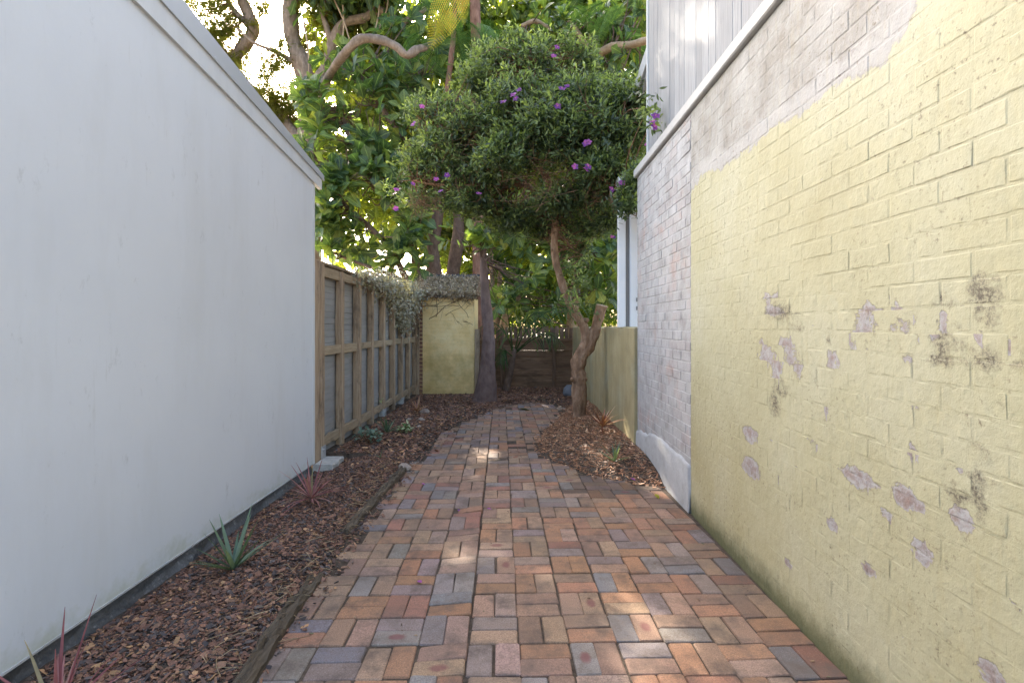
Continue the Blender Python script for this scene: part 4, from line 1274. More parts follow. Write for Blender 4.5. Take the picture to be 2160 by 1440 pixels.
pinnate(r3, [(430, 50, 60, 50, 16.4, .8, 40), (560, 190, 60, 40, 16.2, .8, 42), (470, 110, 50, 50, 16.6, .8, 34), (590, 130, 35, 30, 16.2, .6, 14), (560, 60, 30, 60, 17, .8, 10), (680, 60, 60, 60, 16.4, .8, 34),
             (620, 220, 50, 40, 16.6, .8, 30), (430, -40, 80, 50, 16.4, .9, 50), (700, -60, 120, 60, 16, 1, 70), (540, -90, 100, 40, 16.4, 1, 50), (740, 50, 60, 50, 16.4, .8, 26), (570, 250, 60, 40, 16.8, .8, 26)],
        M['feather'], .40, 'crown', A, None, 12)

# --- upper crowns behind: the wood that shades the yard
def leaf_mass(name, blobs, mat, size, label, cat, per=10, tmpl=None):
    root = link(name, None) if False else None
    T, D = rosettes(blobs)
    pos = np.repeat(T, per, 0) + rng.normal(0, .28, (len(T) * per, 3))
    keep = open_sky(pos, .24); pos = pos[keep]; n = len(pos)
    d = rdir(n, -.25); nr = rdir(n, .9)
    v, f, u = tmpl or FIGS
    mb = MB(); scatter(mb, v, f, pos, frames(d, nr), (size * rng.uniform(.6, 1.3, n))[:, None].repeat(3, 1), rng.random(n), u)
    o = mb.build(name, mat, None, True)
    return tag(o, label, cat, None, 'stuff')
leaf_mass('distant_foliage', [(760, 120, 120, 90, 18, 1.2, 105), (900, 80, 140, 90, 18.5, 1.2, 148), (1060, 90, 140, 90, 18.5, 1.2, 157), (1220, 100, 120, 90, 18, 1.2, 140), (1330, 180, 70, 150, 17.5, 1.2, 105),
                              (800, 300, 110, 100, 17.5, 1.2, 140), (950, 280, 120, 110, 18, 1.2, 157), (1120, 280, 130, 110, 18, 1.2, 157), (1280, 330, 100, 120, 17.5, 1.2, 122), (760, 430, 70, 60, 17, 1, 22),
                              (940, 450, 90, 80, 17.5, 1, 105), (1100, 450, 120, 80, 17.5, 1, 122), (1240, 480, 90, 90, 17, 1, 96), (1060, 600, 110, 60, 17, 1, 78), (1230, 620, 90, 60, 16.5, 1, 70),
                              (680, 330, 60, 90, 17.5, 1, 30), (720, 530, 50, 40, 17, .8, 8), (760, 250, 130, 150, 20, 1, 150), (950, 250, 150, 180, 20.5, 1, 190), (1150, 250, 150, 180, 20.5, 1, 190), (850, 430, 90, 60, 19, 1, 60), (1000, 500, 100, 80, 19, 1, 80), (1150, 520, 120, 80, 19, 1, 80), (1310, 20, 100, 70, 17.5, 1, 110), (1180, 10, 90, 50, 18, 1, 80)],
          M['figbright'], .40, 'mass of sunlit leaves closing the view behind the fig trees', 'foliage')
leaf_mass('distant_foliage', [(700, -120, 110, 80, 15, 1.5, 80), (860, -110, 120, 80, 15, 1.5, 90), (760, -60, 90, 70, 15.2, 1.2, 80), (690, -40, 60, 60, 15.5, 1.0, 40), (760, -240, 150, 80, 15, 1.5, 90), (800, -30, 90, 60, 15.5, 1, 50), (980, -70, 110, 60, 15, 1.2, 50), (760, -10, 110, 60, 16.5, 1, 110), (720, -80, 110, 70, 17, 1, 120)],  # mostly unseen clusters, added in the sun's path to shade the yard
          M['fig'], .36, 'high crown foliage added above the view to keep sun off the yard', 'foliage')

# --- tree with fern-like fronds
FR = {}
def frond_mesh(L, Wd, droop, mat, pairs=30, key=0):
    mb = MB()
    n = 16
    ts = np.linspace(0, 1, n)
    C = np.column_stack([np.zeros(n), L * ts * (1 - .25 * droop * ts), L * (.25 * ts - droop * ts ** 2 * .75)])
    v, f = tube(C[::3], np.linspace(.010, .003, 6), 4, n); mb.add(v, f, a=.8)
    for k in range(pairs):
        t = .08 + .92 * k / pairs
        c = np.array([0, np.interp(t, ts, C[:, 1]), np.interp(t, ts, C[:, 2])])
        w = Wd * math.sin(PI * (.16 + .82 * t) ** .7) ** .8
        tang = np.array([0, np.interp(min(1, t + .03), ts, C[:, 1]) - c[1], np.interp(min(1, t + .03), ts, C[:, 2]) - c[2]]); tang /= np.linalg.norm(tang) + 1e-9
        for s in (-1, 1):
            d = np.array([s, 0, -.12]) + tang * .35; d /= np.linalg.norm(d)
            m = 9
            tilt = rng.normal(0, .12)
            for q in range(m):
                u0 = (q + .1) / m; b = c + d * w * u0 + np.array([0, 0, -.18 * w * u0 * u0])
                ln = .15 * w * (1 - u0 * .75) + .005; wd = w / m * .30
                for e in (-1, 1):
                    dd = tang * e * ln + d * ln * .35 + np.array([0, 0, tilt * ln])
                    mb.add([b - d * wd, b + d * wd, b + dd], [np.array([[0, 1, 2]])], a=rng.uniform(.2, .8))
    return mb.me('frond', mat)
r4 = empty('fern_tree', W(1004, 830, 11.8), 'tall fern like tree with a reddish trunk, feathery green fronds and one yellow hanging frond', 'tree')
A4 = limbs(r4, [([(1010, 835, 13.0), (1008, 500, 13.0), (1006, 200, 13), (1004, 90, 13), (1002, 0, 13), (1000, -60, 13)], [13, 12, 11, 11, 11, 12]),
                ([(940, 250, 13), (945, 180, 13), (952, 120, 13), (958, 60, 13), (960, -40, 13)], [6, 6, 6, 5, 4])], M['redbark'])
fm = [frond_mesh(1.7, .34, .9, M['fern'], 30), frond_mesh(1.5, .30, 1.3, M['fern'], 28), frond_mesh(1.4, .30, .5, M['fern'], 26)]
yf = frond_mesh(1.15, .24, .35, M['fernyellow'], 26); of = frond_mesh(.9, .22, .4, M['fernorange'], 22)
def frond_at(me, px, py, Y, az, tilt, roll=0, sc=1.0, label=None):
    o = link('frond', me, r4)
    o.location = tuple(Vector(W(px, py, Y)) - r4.location)
    o.rotation_euler = Euler((tilt, roll, az), 'XYZ'); o.scale = (sc,) * 3
    if label: o['label'] = label
    return o
for k in range(34):
    px = rng.uniform(820, 1060); pyy = rng.uniform(-80, 120)
    frond_at(fm[k % 3], px, pyy, rng.uniform(11.5, 13.2), rng.uniform(0, 2 * PI), rng.uniform(-.6, .3), rng.normal(0, .3), rng.uniform(.7, 1.05))
for k in range(14):
    frond_at(fm[k % 3], rng.uniform(1090, 1360), rng.uniform(-70, 20), rng.uniform(11, 12.5), rng.uniform(0, 2 * PI), rng.uniform(-.5, .3), rng.normal(0, .3), rng.uniform(.7, 1.0))
def frond_to(me, b, e, sc, label, tw=0.0):
    from mathutils import Matrix
    p, q_ = np.array(W(*b)), np.array(W(*e)); d = (q_ - p)[None]
    R = frames(d, np.array([[tw, -1, .15]]))[0]
    o = link('frond', me, r4); o['label'] = label
    o.location = tuple(Vector(p.tolist()) - r4.location); o.rotation_euler = Matrix(R.tolist()).to_euler(); o.scale = (sc,) * 3
frond_to(yf, (970, -40, 8.6), (902, 118, 8.3), 1.3, 'yellow green hanging frond', .15)
frond_to(of, (985, -45, 8.9), (968, 60, 8.7), .8, 'withered orange frond', -.3)
frond_to(yf, (975, -10, 9.0), (985, 110, 8.8), .55, 'short yellow frond', -.5)
frond_to(yf, (950, 20, 9.0), (948, 120, 8.7), .55, 'short yellow frond', .4)

# --- purple flowering tree at the right of the path
bx, by, _ = G(1222, 880, .10)
r5 = empty('flowering_tree', (bx, by, .05), 'tan trunked tree with purple flowers and a sawn stump limb, in orange mulch', 'tree')
Yt = by
A5 = limbs(r5, [([(1219, 898, Yt), (1221, 875, Yt), (1222, 820, Yt), (1221, 795, Yt), (1219, 775, Yt), (1225, 752, Yt), (1236, 722, Yt), (1232, 690, Yt), (1216, 664, Yt), (1197, 628, Yt), (1183, 590, Yt), (1171, 545, Yt), (1170, 500, Yt), (1172, 455, Yt - .05), (1165, 420, Yt - .1), (1150, 360, Yt - .2)],
                 [19, 14.5, 14, 15, 16, 14.5, 11.5, 9.5, 8.8, 8, 8, 8, 7.5, 7.5, 7, 5]),
                ([(1229, 752, Yt - .02), (1243, 732, Yt - .02), (1252, 705, Yt), (1261, 675, Yt), (1270, 645, Yt)], [10, 11, 11, 11, 12.5]),
                ([(1172, 455, Yt), (1195, 415, Yt - .2), (1240, 350, Yt - .5), (1290, 280, Yt - 1)], [6, 5, 4, 3]),
                ([(1168, 430, Yt), (1110, 390, Yt - .1), (1040, 330, Yt - .2), (960, 280, Yt - .2), (900, 260, Yt)], [6, 5, 4, 3, 2]),
                ([(1160, 400, Yt), (1130, 310, Yt - .4), (1120, 220, Yt - .4), (1130, 130, Yt - .3)], [6, 5, 4, 2]),
                ([(1110, 390, Yt), (1020, 390, Yt - .2), (930, 390, Yt - .1), (870, 380, Yt)], [5, 4, 3, 2]),
                ([(1195, 415, Yt), (1260, 400, Yt - .6), (1320, 390, Yt - 1.2)], [4, 3, 2])], M['tibbark'], ['trunk', 'stump_limb'] + ['limb'] * 5, 14, .13)
# cut face of the stump limb
cface = np.array(W(1270, 645, Yt)); mb = MB()
v, f = tube([cface - np.array(r5.location) + np.array([0, 0, -.002]), cface - np.array(r5.location) + np.array([.003, -.002, .012])], [.098, .090], 12, 2); mb.add(v, f); mb.build('cut_end', M['tanbark'], r5)
# knots
for px, pyy, rr in ((1233, 800, 6), (1166, 528, 4), (1236, 676, 7), (1208, 800, 5)):
    p = np.array(W(px, pyy, Yt - .06)) - np.array(r5.location)
    v, f = tube([p + np.array([0, .04, 0]), p + np.array([.02 * np.sign(px - 1220), -.02, .01])], [rr * Yt / F, rr * .6 * Yt / F], 7, 4, .1); mb = MB(); mb.add(v, f); mb.build('knot', M['tibbark'], r5, True)
CB = [(1135, 130, 75, 55, 7.9, .5), (1015, 170, 60, 45, 8.2, .5), (1095, 215, 85, 55, 7.6, .6), (920, 245, 60, 45, 8.2, .5), (1000, 265, 75, 50, 7.9, .6), (1225, 205, 75, 55, 7.5, .6),
      (1310, 225, 60, 55, 7.3, .5), (1305, 310, 60, 55, 7.2, .5), (1205, 300, 75, 50, 7.3, .6), (1100, 300, 70, 45, 7.5, .5), (885, 345, 55, 45, 8.2, .4), (960, 350, 70, 45, 8.0, .5), (1035, 360, 60, 40, 7.8, .5),
      (1310, 390, 50, 40, 7.2, .4), (1240, 395, 60, 35, 7.5, .4), (885, 405, 40, 30, 8.3, .35), (970, 415, 55, 30, 8.2, .4), (1130, 440, 60, 32, 8.2, .4), (1210, 450, 50, 28, 8.2, .4), (1060, 130, 40, 35, 8.2, .4), (1180, 95, 40, 30, 8, .4), (1355, 260, 16, 20, 6.9, .2),
      (1050, 430, 50, 26, 8.4, .35), (1290, 450, 40, 22, 7.6, .3), (1322, 415, 26, 26, 6.35, .2), (1335, 370, 22, 26, 6.35, .2), (1230, 130, 40, 40, 8.0, .4), (1110, 80, 50, 30, 8.0, .4), (1060, 320, 60, 40, 7.3, .4), (1160, 250, 70, 45, 7.1, .5), (1000, 420, 60, 30, 8.0, .4), (1180, 410, 60, 28, 7.5, .35), (940, 300, 60, 40, 7.9, .4), (1270, 260, 60, 45, 7.0, .4), (1270, 350, 60, 35, 7.0, .4), (1150, 472, 60, 22, 8.4, .4), (1075, 458, 55, 26, 8.3, .4), (1245, 470, 55, 24, 8.0, .35), (1225, 520, 26, 36, 8.6, .2), (850, 385, 35, 40, 8.2, .3), (1340, 200, 30, 30, 7.0, .3), (1030, 120, 40, 30, 8.3, .3)]
lance = lambda t: math.sin(PI * min(1, t * .93 + .05)) ** 1.1
LV, LF, LU = flat(1, .34, 3, .3, .2, lance)
SP, SD = [], []
for (px, pyy, rx, ry, Y, dY) in CB:
    c = np.array(W(px, pyy, Y)); r = np.array([rx * Y / F, dY, ry * Y / F])
    n = int(rx * ry * .072) + 18
    v = rdir(n, .2); s = rng.uniform(.45, 1.22, n)[:, None]
    SP.append(c + v * s * r); SD.append(v * .7 + np.array([0, -.1, .55]) + rng.normal(0, .3, (n, 3)))
# a sprig reaching over the capping, and the loose shoots on the trunk
c = np.array(W(1378, 248, 5.45)); n = 10
SP.append(c + rng.normal(0, 1, (n, 3)) * np.array([.04, .05, .07])); SD.append(rdir(n, .4))
n = 26
SP.append(np.array([W(rng.normal(1212, 14), rng.uniform(540, 650), Yt - rng.uniform(0, .3)) for _ in range(n)])); SD.append(rdir(n, .9))
SP = np.concatenate(SP); SD = np.concatenate(SD); SD /= np.linalg.norm(SD, axis=1)[:, None]
k = open_sky(SP, .09); SP, SD = SP[k], SD[k]
per = 13
n = len(SP)
base = np.repeat(SP, per, 0); ax = np.repeat(SD, per, 0)
q = np.tile(np.arange(per), n); ang = q * 2.399 + np.repeat(rng.uniform(0, 6.28, n), per)
a = np.cross(ax, np.array([.31, .52, .79])); a /= np.linalg.norm(a, axis=1)[:, None]; b = np.cross(ax, a)
rad = np.cos(ang)[:, None] * a + np.sin(ang)[:, None] * b
op = (.35 + .075 * q)[:, None]
dv = ax * np.cos(op) + rad * np.sin(op) + rng.normal(0, .32, (n * per, 3)) + np.array([0, 0, -.12])
pos = base - ax * (q * .024)[:, None] + rng.normal(0, .026, (n * per, 3))
nr = ax * np.sin(op) - rad * np.cos(op) + np.array([0, 0, .4])
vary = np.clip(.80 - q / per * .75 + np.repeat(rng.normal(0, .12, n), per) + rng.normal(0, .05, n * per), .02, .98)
sz = .082 * rng.uniform(.7, 1.25, n * per) * (1 - .3 * (q == 0))
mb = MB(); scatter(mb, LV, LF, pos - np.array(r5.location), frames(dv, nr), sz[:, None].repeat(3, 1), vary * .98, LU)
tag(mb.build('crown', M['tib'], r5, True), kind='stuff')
twigs(r5, SP - SD * .2, A5[40:], M['twig'], (.010, .003), 'twigs', .02, .22)
# bare inner twigs around the hollow of the crown
T = np.array([W(rng.normal(1150, 45), rng.normal(370, 30), rng.uniform(7.0, 7.8)) for _ in range(110)] + [W(rng.normal(1270, 40), rng.normal(390, 20), rng.uniform(6.9, 7.4)) for _ in range(45)] + [W(rng.normal(890, 20), rng.normal(430, 14), 8.1) for _ in range(50)] + [W(rng.normal(1000, 30), rng.normal(290, 30), 7.6) for _ in range(40)])
mb = MB()
for p in T:
    d = rdir(1, .1)[0] * rng.uniform(.12, .32)
    v, f = tube([p - d, p + rng.normal(0, .03, 3), p + d], [.0035, .003, .0015], 3, 6); mb.add(v - np.array(r5.location), f)
tag(mb.build('bare_twigs', M['twig'], r5), kind='stuff')
# flowers
PT = flat(1, .8, 3, .15, .15, lambda t: math.sin(PI * min(1, t * .85 + .06)) ** .7)
def flower_mesh(k):
    mb = MB()
    for j in range(5):
        an = j * 2 * PI / 5 + rng.normal(0, .1); R = np.array(Euler((.25 + rng.normal(0, .12), 0, an)).to_matrix())
        mb.add(PT[0] @ R.T, PT[1], a=.15 + .2 * k + .08 * j)
    return mb.me('flower', M['petal'], True)
FM = [flower_mesh(k) for k in range(3)]
sb = MB()
for j in range(6):
    an = j * PI / 3; v, f = tube([(0, 0, 0), (.08 * math.cos(an), .08 * math.sin(an), .2), (.16 * math.cos(an), .16 * math.sin(an), .36)], [.035, .03, .03], 4, 4); sb.add(v, f)
SM = sb.me('stamen', M['stamen'])
flw = [(1088, 208, 7.0), (1083, 200, 7.0), (1095, 190, 7.05), (1185, 187, 6.95), (1196, 182, 6.95), (1176, 225, 6.95), (1235, 303, 6.6), (1240, 300, 6.6), (1213, 352, 6.6), (1237, 358, 6.55), (1240, 352, 6.55), (1311, 387, 6.6), (1383, 245, 5.3), (1380, 268, 5.3), (1377, 258, 5.3),
       (833, 408, 7.8), (836, 400, 7.8), (871, 388, 7.75), (929, 403, 7.6), (920, 378, 7.6), (943, 370, 7.6), (1010, 408, 7.4), (890, 225, 7.7), (872, 262, 7.7), (1168, 118, 7.3), (1293, 500, 7.2), (1290, 400, 6.6), (835, 440, 7.9), (1362, 390, 6.4), (1366, 305, 6.5), (1175, 100, 7.3), (1062, 215, 7.1)]
for k, (px, pyy, Y) in enumerate(flw):
    fo = link('flower', FM[k % 3], r5, tuple(Vector(W(px, pyy, Y - (.32 if Y > 6 else 0))) - r5.location), Euler((1.1 + rng.normal(0, .3), rng.normal(0, .35), rng.normal(0, .4))))
    fo.scale = (rng.uniform(.036, .052) if k != 5 else .05,) * 3
    link('stamen', SM, fo)

# --- stems, palm and hedge behind the back fence
r6 = empty('clump_tree', W(1060, 800, 14.2), 'clump of pale bare stems with strappy leaves behind the back fence', 'tree')
A6 = limbs(r6, [([(1052, 830, 14.2), (1048, 690, 14.2), (1040, 620, 14.2), (1036, 560, 14.2)], [9, 7, 6, 4]), ([(1060, 830, 14.2), (1066, 680, 14.2), (1078, 620, 14.2), (1090, 580, 14.2)], [9, 7, 6, 4]),
                ([(1055, 830, 14.1), (1060, 690, 14), (1082, 645, 14), (1098, 622, 14)], [8, 8, 8, 6]), ([(1045, 830, 14.3), (1052, 640, 14.3), (1056, 560, 14.3)], [6, 5, 4])], M['tanbark'])
BL = flat(1, .07, 5, .3, .55, lambda t: min(1, t * 8 + .3) * (1 - t) ** .5)
def strap_tuft(root, centres, mat, L, n, name='leaves', spread=1.0):
    mb = MB()
    for c in centres:
        d = rdir(n, .5); pos = np.repeat(np.array([c]), n, 0)
        scatter(mb, BL[0], BL[1], pos - np.array(root.location), frames(d, rdir(n, 1.5)), (L * rng.uniform(.6, 1.2, n))[:, None].repeat(3, 1), rng.random(n), BL[2])
    return tag(mb.build(name, mat, root), kind='stuff')
strap_tuft(r6, [W(1036, 560, 14.2), W(1090, 590, 14.2), W(1098, 622, 14), W(1056, 560, 14.3), W(1130, 650, 14), W(1012, 640, 14)], M['palm'], .9, 34)

r7 = empty('young_palm', W(1075, 815, 11.9), 'young palm with a leaning stub trunk in front of the brown back fence', 'palm')
limbs(r7, [([(1066, 832, 11.9), (1070, 805, 11.9), (1078, 770, 11.9), (1085, 735, 11.9)], [10, 9, 8, 5])], M['figbark'])
def palm_frond(root, pts, leafL, mat, n=26):
    P = np.array([W(*p) for p in pts]) - np.array(root.location)
    C = catmull(P, n); mb = MB()
    v, f = tube(P, np.linspace(.016, .004, len(P)), 5, n); mb.add(v, f, a=.6)
    T_ = np.gradient(C, axis=0); T_ /= np.linalg.norm(T_, axis=1)[:, None]
    pos, d, nr, s = [], [], [], []
    for k in range(int(n * .3), n):
        side = np.cross(T_[k], [0, -.6, .8]); side /= np.linalg.norm(side) + 1e-9
        for sg in (-1, 1):
            pos.append(C[k]); d.append(sg * side + T_[k] * .9 + np.array([0, 0, -.35]) + rng.normal(0, .12, 3)); nr.append([rng.normal(0, .3), -.3, 1]); s.append(leafL * math.sin(PI * (.2 + .75 * (k / n))) * rng.uniform(.85, 1.15))
    scatter(mb, BL[0], BL[1], np.array(pos), frames(np.array(d), np.array(nr)), np.array(s)[:, None].repeat(3, 1), rng.random(len(pos)), BL[2])
    return mb.build('frond', mat, root)
for pts in ([(1083, 745, 11.9), (1075, 690, 11.8), (1068, 640, 11.6), (1060, 600, 11.4)], [(1085, 745, 11.9), (1115, 690, 11.8), (1160, 655, 11.6), (1200, 650, 11.4), (1230, 675, 11.3)], [(1085, 745, 11.9), (1100, 690, 11.7), (1130, 660, 11.4), (1150, 670, 11.1)],
            [(1082, 745, 11.9), (1070, 710, 11.7), (1040, 680, 11.5), (1015, 690, 11.3)], [(1087, 745, 11.9), (1125, 715, 11.7), (1160, 705, 11.5), (1190, 730, 11.3)], [(1080, 750, 11.8), (1062, 740, 11.6), (1052, 770, 11.4)], [(1090, 740, 11.9), (1180, 660, 11.9), (1240, 640, 12.0), (1290, 670, 12.2)]):
    palm_frond(r7, pts, .42, M['palm'])
OV = flat(1, .5, 3, .2, .2)
leaf_mass('hedge', [(1040, 690, 60, 30, 15.2, .6, 50), (1120, 680, 70, 30, 15.2, .6, 60), (1210, 680, 60, 35, 15, .6, 55), (1280, 650, 45, 45, 14.6, .6, 50), (1330, 600, 30, 80, 14.4, .6, 50), (1150, 640, 60, 30, 15.6, .5, 30)],
          M['hedge'], .11, 'bright green hedge seen between the pickets of the back fence', 'hedge', 26, OV)

# ------------------------------------------------------------------ creepers
CL = flat(1, .62, 2, .2, .2)
def creeper(name, spots, n, mat, label, size=.042, hang=.0, stems=True):
    root = empty(name, tuple(spots[0][:3]), label, 'creeper')
    pos = []
    for _ in range(n):
        s = spots[rng.integers(len(spots))]
        p = np.array(s[:3]) + rng.normal(0, 1, 3) * np.array(s[3:6])
        pos.append(p)
    pos = np.array(pos)
    pos += np.repeat(rng.normal(0, .03, (len(pos) // 8 + 1, 3)), 8, 0)[:len(pos)]
    mb = MB(); nn = len(pos)
    scatter(mb, CL[0], CL[1], pos - np.array(root.location), frames(rdir(nn, -.2 - hang), rdir(nn, .5) + np.array([.2, -.5, 0])), (size * rng.uniform(.6, 1.3, nn))[:, None].repeat(3, 1), rng.random(nn), CL[2])
    tag(mb.build('foliage', mat, root), kind='stuff')
    if stems:
        mb = MB()
        for _ in range(90):
            p = pos[rng.integers(nn)]
            e = p + np.array([rng.normal(0, .06), rng.normal(0, .10), rng.normal(-.12, .08)])
            v, f = tube([p, (p + e) / 2 + rng.normal(0, .03, 3), e], [.004, .003, .002], 3, 5); mb.add(v - np.array(root.location), f)
        tag(mb.build('stems', M['twig'], root), kind='stuff')
    return root
sp = []
for Y, zc, sz_, sx in ((7.35, 2.20, .05, .05), (7.8, 2.20, .07, .07), (8.3, 2.17, .09, .09), (8.8, 2.08, .14, .10), (9.2, 2.0, .18, .11), (9.6, 1.92, .22, .11), (9.95, 1.9, .20, .10), (10.3, 1.96, .17, .10), (10.8, 2.05, .12, .09), (8.9, 2.25, .07, .08), (9.5, 2.25, .07, .08), (10.2, 2.28, .06, .08), (9.75, 1.62, .12, .07), (11.1, 2.15, .08, .10)):
    sp.append((XF + .03, Y, zc, sx, .2, sz_))
creeper('dry_creeper', sp, 5200, M['creeper'], 'silvery dry creeper draped over the top of the timber fence', .055, .5)
sp = [(x, YO - .06 + u * 1.1, 2.225 + u * .46, .07, .07, .03) for x in np.linspace(-2.2, -.85, 14) for u in (0, .2, .4, .62, .85)] + [(x, YO - .11, 2.19, .06, .02, .045) for x in (-2.15, -2.0, -1.9, -1.35, -1.2, -1.0, -.9)]
creeper('dry_creeper', sp, 8000, M['creeperdry'], 'mat of dry brown creeper on the corrugated roof of the outhouse', .05)
# bare vine tracery on the outhouse wall
vr = empty('bare_vine', (-1.3, YO - .02, 1.8), 'bare branching vine stems clinging to the yellow outhouse wall', 'vine')
mb = MB()
def vine(p, ang, L, r, depth):
    pts = [p]; a = ang
    for _ in range(4):
        a += rng.normal(0, .22); q_ = pts[-1] + np.array([math.cos(a), 0, math.sin(a)]) * L / 4
        q_[0] = np.clip(q_[0], xo0 + .02, xo1 - .01); q_[2] = min(q_[2], 2.15); pts.append(q_)
    v, f = tube(pts, [r, r * .6], 4, 10); mb.add(v - np.array(vr.location), f)
    if depth:
        for k in range(3):
            vine(pts[rng.integers(1, 5)].copy(), ang + rng.normal(0, .75), L * rng.uniform(.45, .75), r * .6, depth - 1)
for (x, z, a, L, r) in ((-1.85, 1.68, .6, .8, .008), (-1.7, 1.72, 1.0, .5, .006), (-1.2, 1.95, 2.8, .6, .006), (-.95, 2.0, 2.6, .5, .006), (-1.5, 1.75, .4, .5, .005), (-2.0, 1.95, .2, .5, .004), (-1.0, 1.7, 1.9, .4, .005), (-.9, 1.55, 2.4, .22, .004)):
    mb = MB(); vine(np.array([x, YO - .010, z]), a, L, r, 2)
    mb.build('stem', M['twig'], vr)

# ------------------------------------------------------------------ small plants
def blade_plant(px, py_, mat, n, L, label, name='strappy_plant', wd=.045, z=.03, up=.9, cat='plant', stem=0.0, smooth_droop=(.15, .7), seedaz=0):
    x, y, _ = G(px, py_, z)
    z0 = bed_z(np.array([[x, y]]))[0] + .0
    root = empty(name, (x, y, z0), label, cat)
    if stem:
        v, f = tube([(0, 0, -.02), (.005, 0, stem * .5), (0, .005, stem)], [.011, .010, .009], 6, 6); m_ = MB(); m_.add(v, f); m_.build('stem', mat, root, True)
    for k in range(n):
        az = seedaz + k * 2.399 + rng.normal(0, .2); el = rng.uniform(.25, 1.35) * up
        l = L * rng.uniform(.65, 1.1); dr = rng.uniform(*smooth_droop) * (1.3 - el * .7)
        d = np.array([math.cos(az) * math.cos(el), math.sin(az) * math.cos(el), math.sin(el)])
        seg = 7; V, U = [], []
        side = np.cross(d, [0, 0, 1.]); side /= np.linalg.norm(side) + 1e-6
        nrm = np.cross(side, d)
        for s in range(seg + 1):
            t = s / seg
            w = wd / 2 * min(1, .45 + t * 3) * (1 - t ** 2.2) + .0008
            c = d * l * t + np.array([0, 0, -dr * l * t * t * .55]) + np.array([0, 0, stem * rng.uniform(.6, 1) if s == -1 else stem * .9])
            V += [c - side * w + nrm * w * .45, c, c + side * w + nrm * w * .45]; U += [(-.5, t), (0, t), (.5, t)]
        q_ = []
        for s in range(seg):
            for e in (0, 1):
                a_ = s * 3 + e; q_.append((a_, a_ + 1, a_ + 4, a_ + 3))
        link('leaf', mesh('leaf', V, [np.array(q_)], mat, True, {'vary': np.full(len(V), rng.random())}, U), root)
    return root
blade_plant(657, 1062, M['redblade'], 34, .38, 'red and pink strappy plant below the concrete slab by the white wall', 'cordyline', .014, .02, .95, stem=.05)
blade_plant(492, 1205, M['greenblade'], 17, .37, 'grey green flax like plant with upright blades in the near mulch', 'flax_plant', .027, .01, 1.1, smooth_droop=(.02, .4))
blade_plant(118, 1570, M['redblade'], 30, .43, 'pink and red strappy plant cut by the bottom left corner', 'cordyline', .014, .0, 1.05, stem=.03)
blade_plant(816, 915, M['greenblade'], 14, .30, 'small green grassy plant beside the round leaved shrub', 'flax_plant', .026, .04, 1.15, smooth_droop=(.02, .35))
blade_plant(880, 872, M['bronzeblade'], 22, .34, 'dull red strappy plant by the foot of the last fence posts', 'cordyline', .020, .05, 1.0, stem=.04)
blade_plant(1270, 915, M['bronzeblade'], 30, .36, 'bronze sunlit strappy plant against the low ochre wall', 'cordyline', .020, .14, .9, stem=.10)
blade_plant(1297, 965, M['greenblade'], 13, .27, 'green upright grassy plant in the orange mulch near the grey wall', 'flax_plant', .022, .14, 1.15, smooth_droop=(.02, .35))
blade_plant(801, 968, M['greenblade'], 6, .10, 'tiny green shoot in the mulch between fence and path', 'seedling', .014, .04, 1.0)
def bushy(px, py_, mat, n, R, H, size, label, name, z=.04):
    x, y, _ = G(px, py_, z); z0 = bed_z(np.array([[x, y]]))[0]
    root = empty(name, (x, y, z0), label, 'shrub')
    tips = []
    for k in range(n):
        az = k * 2.399; rr = R * math.sqrt((k + .5) / n)
        t = np.array([rr * math.cos(az), rr * math.sin(az), H * (.55 + .45 * rng.random()) * (1.1 - .5 * rr / R)]); tips.append(t)
    for t in tips:
        m_ = MB(); v, f = tube([(0, 0, -.02), t * .5 + rng.normal(0, .012, 3), t], [.007, .005, .003], 4, 6); m_.add(v, f)
        m_.build('stem', M['twig'], root, True)
    lm = [mesh('leaf', *flat(1, .62, 4, .25, dd)[:2], mat, True, {'vary': np.full(15, .2 * q)}) for q, dd in enumerate((.1, .4, .25))]
    for t in tips:
        for q in range(7):
            az = q * 2.399 + rng.random(); el = rng.uniform(-.1, .9)
            o = link('leaf', lm[q % 3], root, tuple(t + np.array([0, 0, -.012 * q])), Euler((el, rng.normal(0, .3), az)))
            o.scale = (size * rng.uniform(.7, 1.15),) * 3
    return root
bushy(778, 935, M['shrubleaf'], 14, .17, .20, .062, 'low shrub with round grey green leaves at the foot of the fence', 'round_leaf_shrub')
bushy(855, 912, M['varleaf'], 6, .09, .12, .07, 'small variegated plant with pale edged leaves in the mulch', 'variegated_plant')
x, y, _ = G(803, 862, .35); 
r = empty('pale_sprig', (XF + .02, py[3] + .38, .30), 'pale yellow sprig poking through the bottom of the fence', 'plant')
for k in range(9):
    o = link('leaf', mesh('leaf', *flat(1, .3, 3, .2, .3)[:2], M['varleaf'], True, {'vary': np.full(12, .9)}), r, (0, 0, .02 * (k % 3)), Euler((rng.uniform(.2, 1.2), 0, k * 2.4))); o.scale = (.07,) * 3

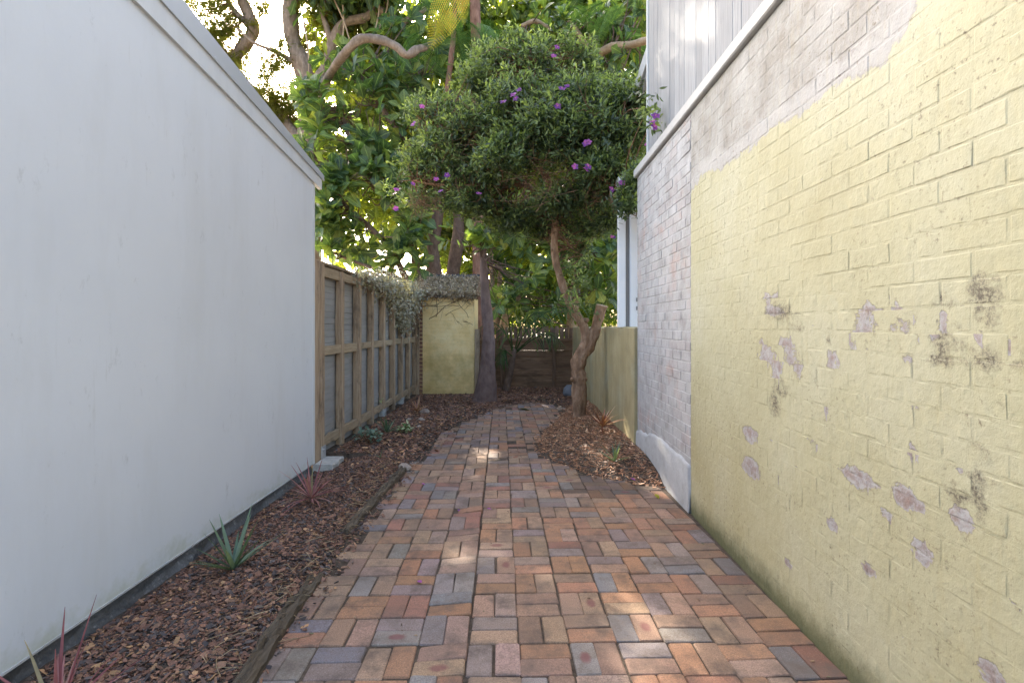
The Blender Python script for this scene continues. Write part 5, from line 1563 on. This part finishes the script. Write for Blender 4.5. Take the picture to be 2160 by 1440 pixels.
# crumbs of bark and leaf scattered over the bricks
def crumbs():
    n = 900
    P = np.column_stack([rng.uniform(-1.1, 1.4, n), 1.6 + 8 * rng.random(n) ** 1.2])
    d = pdist(P); k = inside(P) & (rng.random(n) < .12 + np.exp(-d / .12)); P = P[k]; n = len(P)
    ang = rng.uniform(0, 2 * PI, n)
    R = frames(np.column_stack([np.cos(ang), np.sin(ang), rng.normal(0, .1, n)]), np.tile([0, 0, 1.], (n, 1)) + rng.normal(0, .15, (n, 3)))
    L = rng.uniform(.006, .022, n)
    mb = MB(); scatter(mb, CV, CF, np.column_stack([P, np.full(n, .006)]), R, np.column_stack([L, L * .5, np.full(n, .003)]), None, None, np.array([(.16, .09, .05), (.09, .06, .045), (.30, .20, .11), (.13, .12, .06)])[rng.integers(4, size=n)])
    return tag(mb.build('leaf_crumbs', M['chips']), 'crumbs of bark and dry leaf scattered over the brick path', 'litter', None, 'stuff')
crumbs()

# ------------------------------------------------------------------ stones, leaf litter
def stone(px, py_, r, mat, label, z=.02, sq=(1, .8, .6), name='stone'):
    import bmesh
    x, y, _ = G(px, py_, z)
    bm = bmesh.new(); bmesh.ops.create_icosphere(bm, subdivisions=2, radius=1)
    k1 = rng.normal(0, 1, (5, 3)); o1 = rng.uniform(0, 6, 5)
    for v in bm.verts:
        c = np.array(v.co); s = 1 + .13 * sum(math.sin(1.8 * (c @ k) + p) for k, p in zip(k1, o1)) / 1.6
        v.co = Vector((c * s * np.array(sq) * r).tolist())
        v.co.z = max(v.co.z, -r * .45)
    me = bpy.data.meshes.new(name); bm.to_mesh(me); bm.free(); me.materials.append(mat)
    o = link(name, me, None, (x, y, bed_z(np.array([[x, y]]))[0] + r * sq[2] * .35), (0, 0, rng.uniform(0, 6)))
    return tag(o, label, 'stone', None)
stone(895, 872, .105, M['stone'], 'largest pale brown stone beside the dull red strappy plant', .04)
stone(862, 889, .05, M['stone'], 'small round stone left of the pair in the mulch', .04)
stone(889, 889, .065, M['stone'], 'flat tan stone below the largest stone in the mulch', .04, (1, .8, .45))
stone(884, 903, .05, M['stone'], 'small stone nearest the path of those below the fence', .04, (1, .7, .4))
stone(855, 985, .085, M['stone'], 'brown stone at the far end of the sleeper edging', .03)
stone(1203, 838, .17, M['rock'], 'blue grey rock leaning behind the tan trunk', .02, (.8, .7, 1.0), 'rock')
stone(1196, 815, .10, M['rock'], 'small dark rock at the corner of the back fence', .02, (.9, .8, .8), 'rock')
stone(753, 904, .075, M['rock'], 'grey stone behind the round leaved shrub at the fence', .05, (1, .8, .9), 'rock')
def litter(px, py_, mat, L, label, name, cat, wd=.5, z=.012, group=None):
    x, y, _ = G(px, py_, z)
    v, f, u = flat(L, wd * L, 5, .25, .12)
    v = v - np.array([0, L / 2, 0]); V2 = np.concatenate([v, v - np.array([0, 0, .001])])
    o = link(name, mesh(name, V2, [f[0], f[0][:, ::-1] + len(v)], mat, True, {'vary': np.full(len(V2), rng.random())}, np.concatenate([u, u])), None, (x, y, max(z, bed_z(np.array([[x, y]]))[0] + .018)), (rng.normal(0, .1), rng.normal(0, .15), rng.uniform(0, 6)))
    return tag(o, label, cat, group)
litter(1107, 863, M['varleaf'], .24, 'broad green fallen leaf lying on the far bricks of the path', 'fallen_leaf', 'leaf', .6)
litter(1386, 1045, M['fernyellow'], .09, 'yellow fallen leaf on the bricks near the grey wall', 'fallen_leaf', 'leaf', .4)
litter(1335, 1010, M['petal'], .05, 'purple petal on the orange mulch near the grey wall', 'fallen_petal', 'petal', .8, .13)
litter(893, 1020, M['petal'], .035, 'purple petal on the bricks just past the sunlit patch, left of the seam', 'fallen_petal', 'petal', .8)
litter(885, 1225, M['petal'], .035, 'purple petal on the nearest bricks, close to the flax plant bed', 'fallen_petal', 'petal', .7)
litter(1032, 1072, M['petal'], .035, 'purple petal on the orange bricks right of the raised seam', 'fallen_petal', 'petal', .7)
litter(968, 1075, M['petal'], .03, 'purple petal left of the raised seam of the path', 'fallen_petal', 'petal', .7)
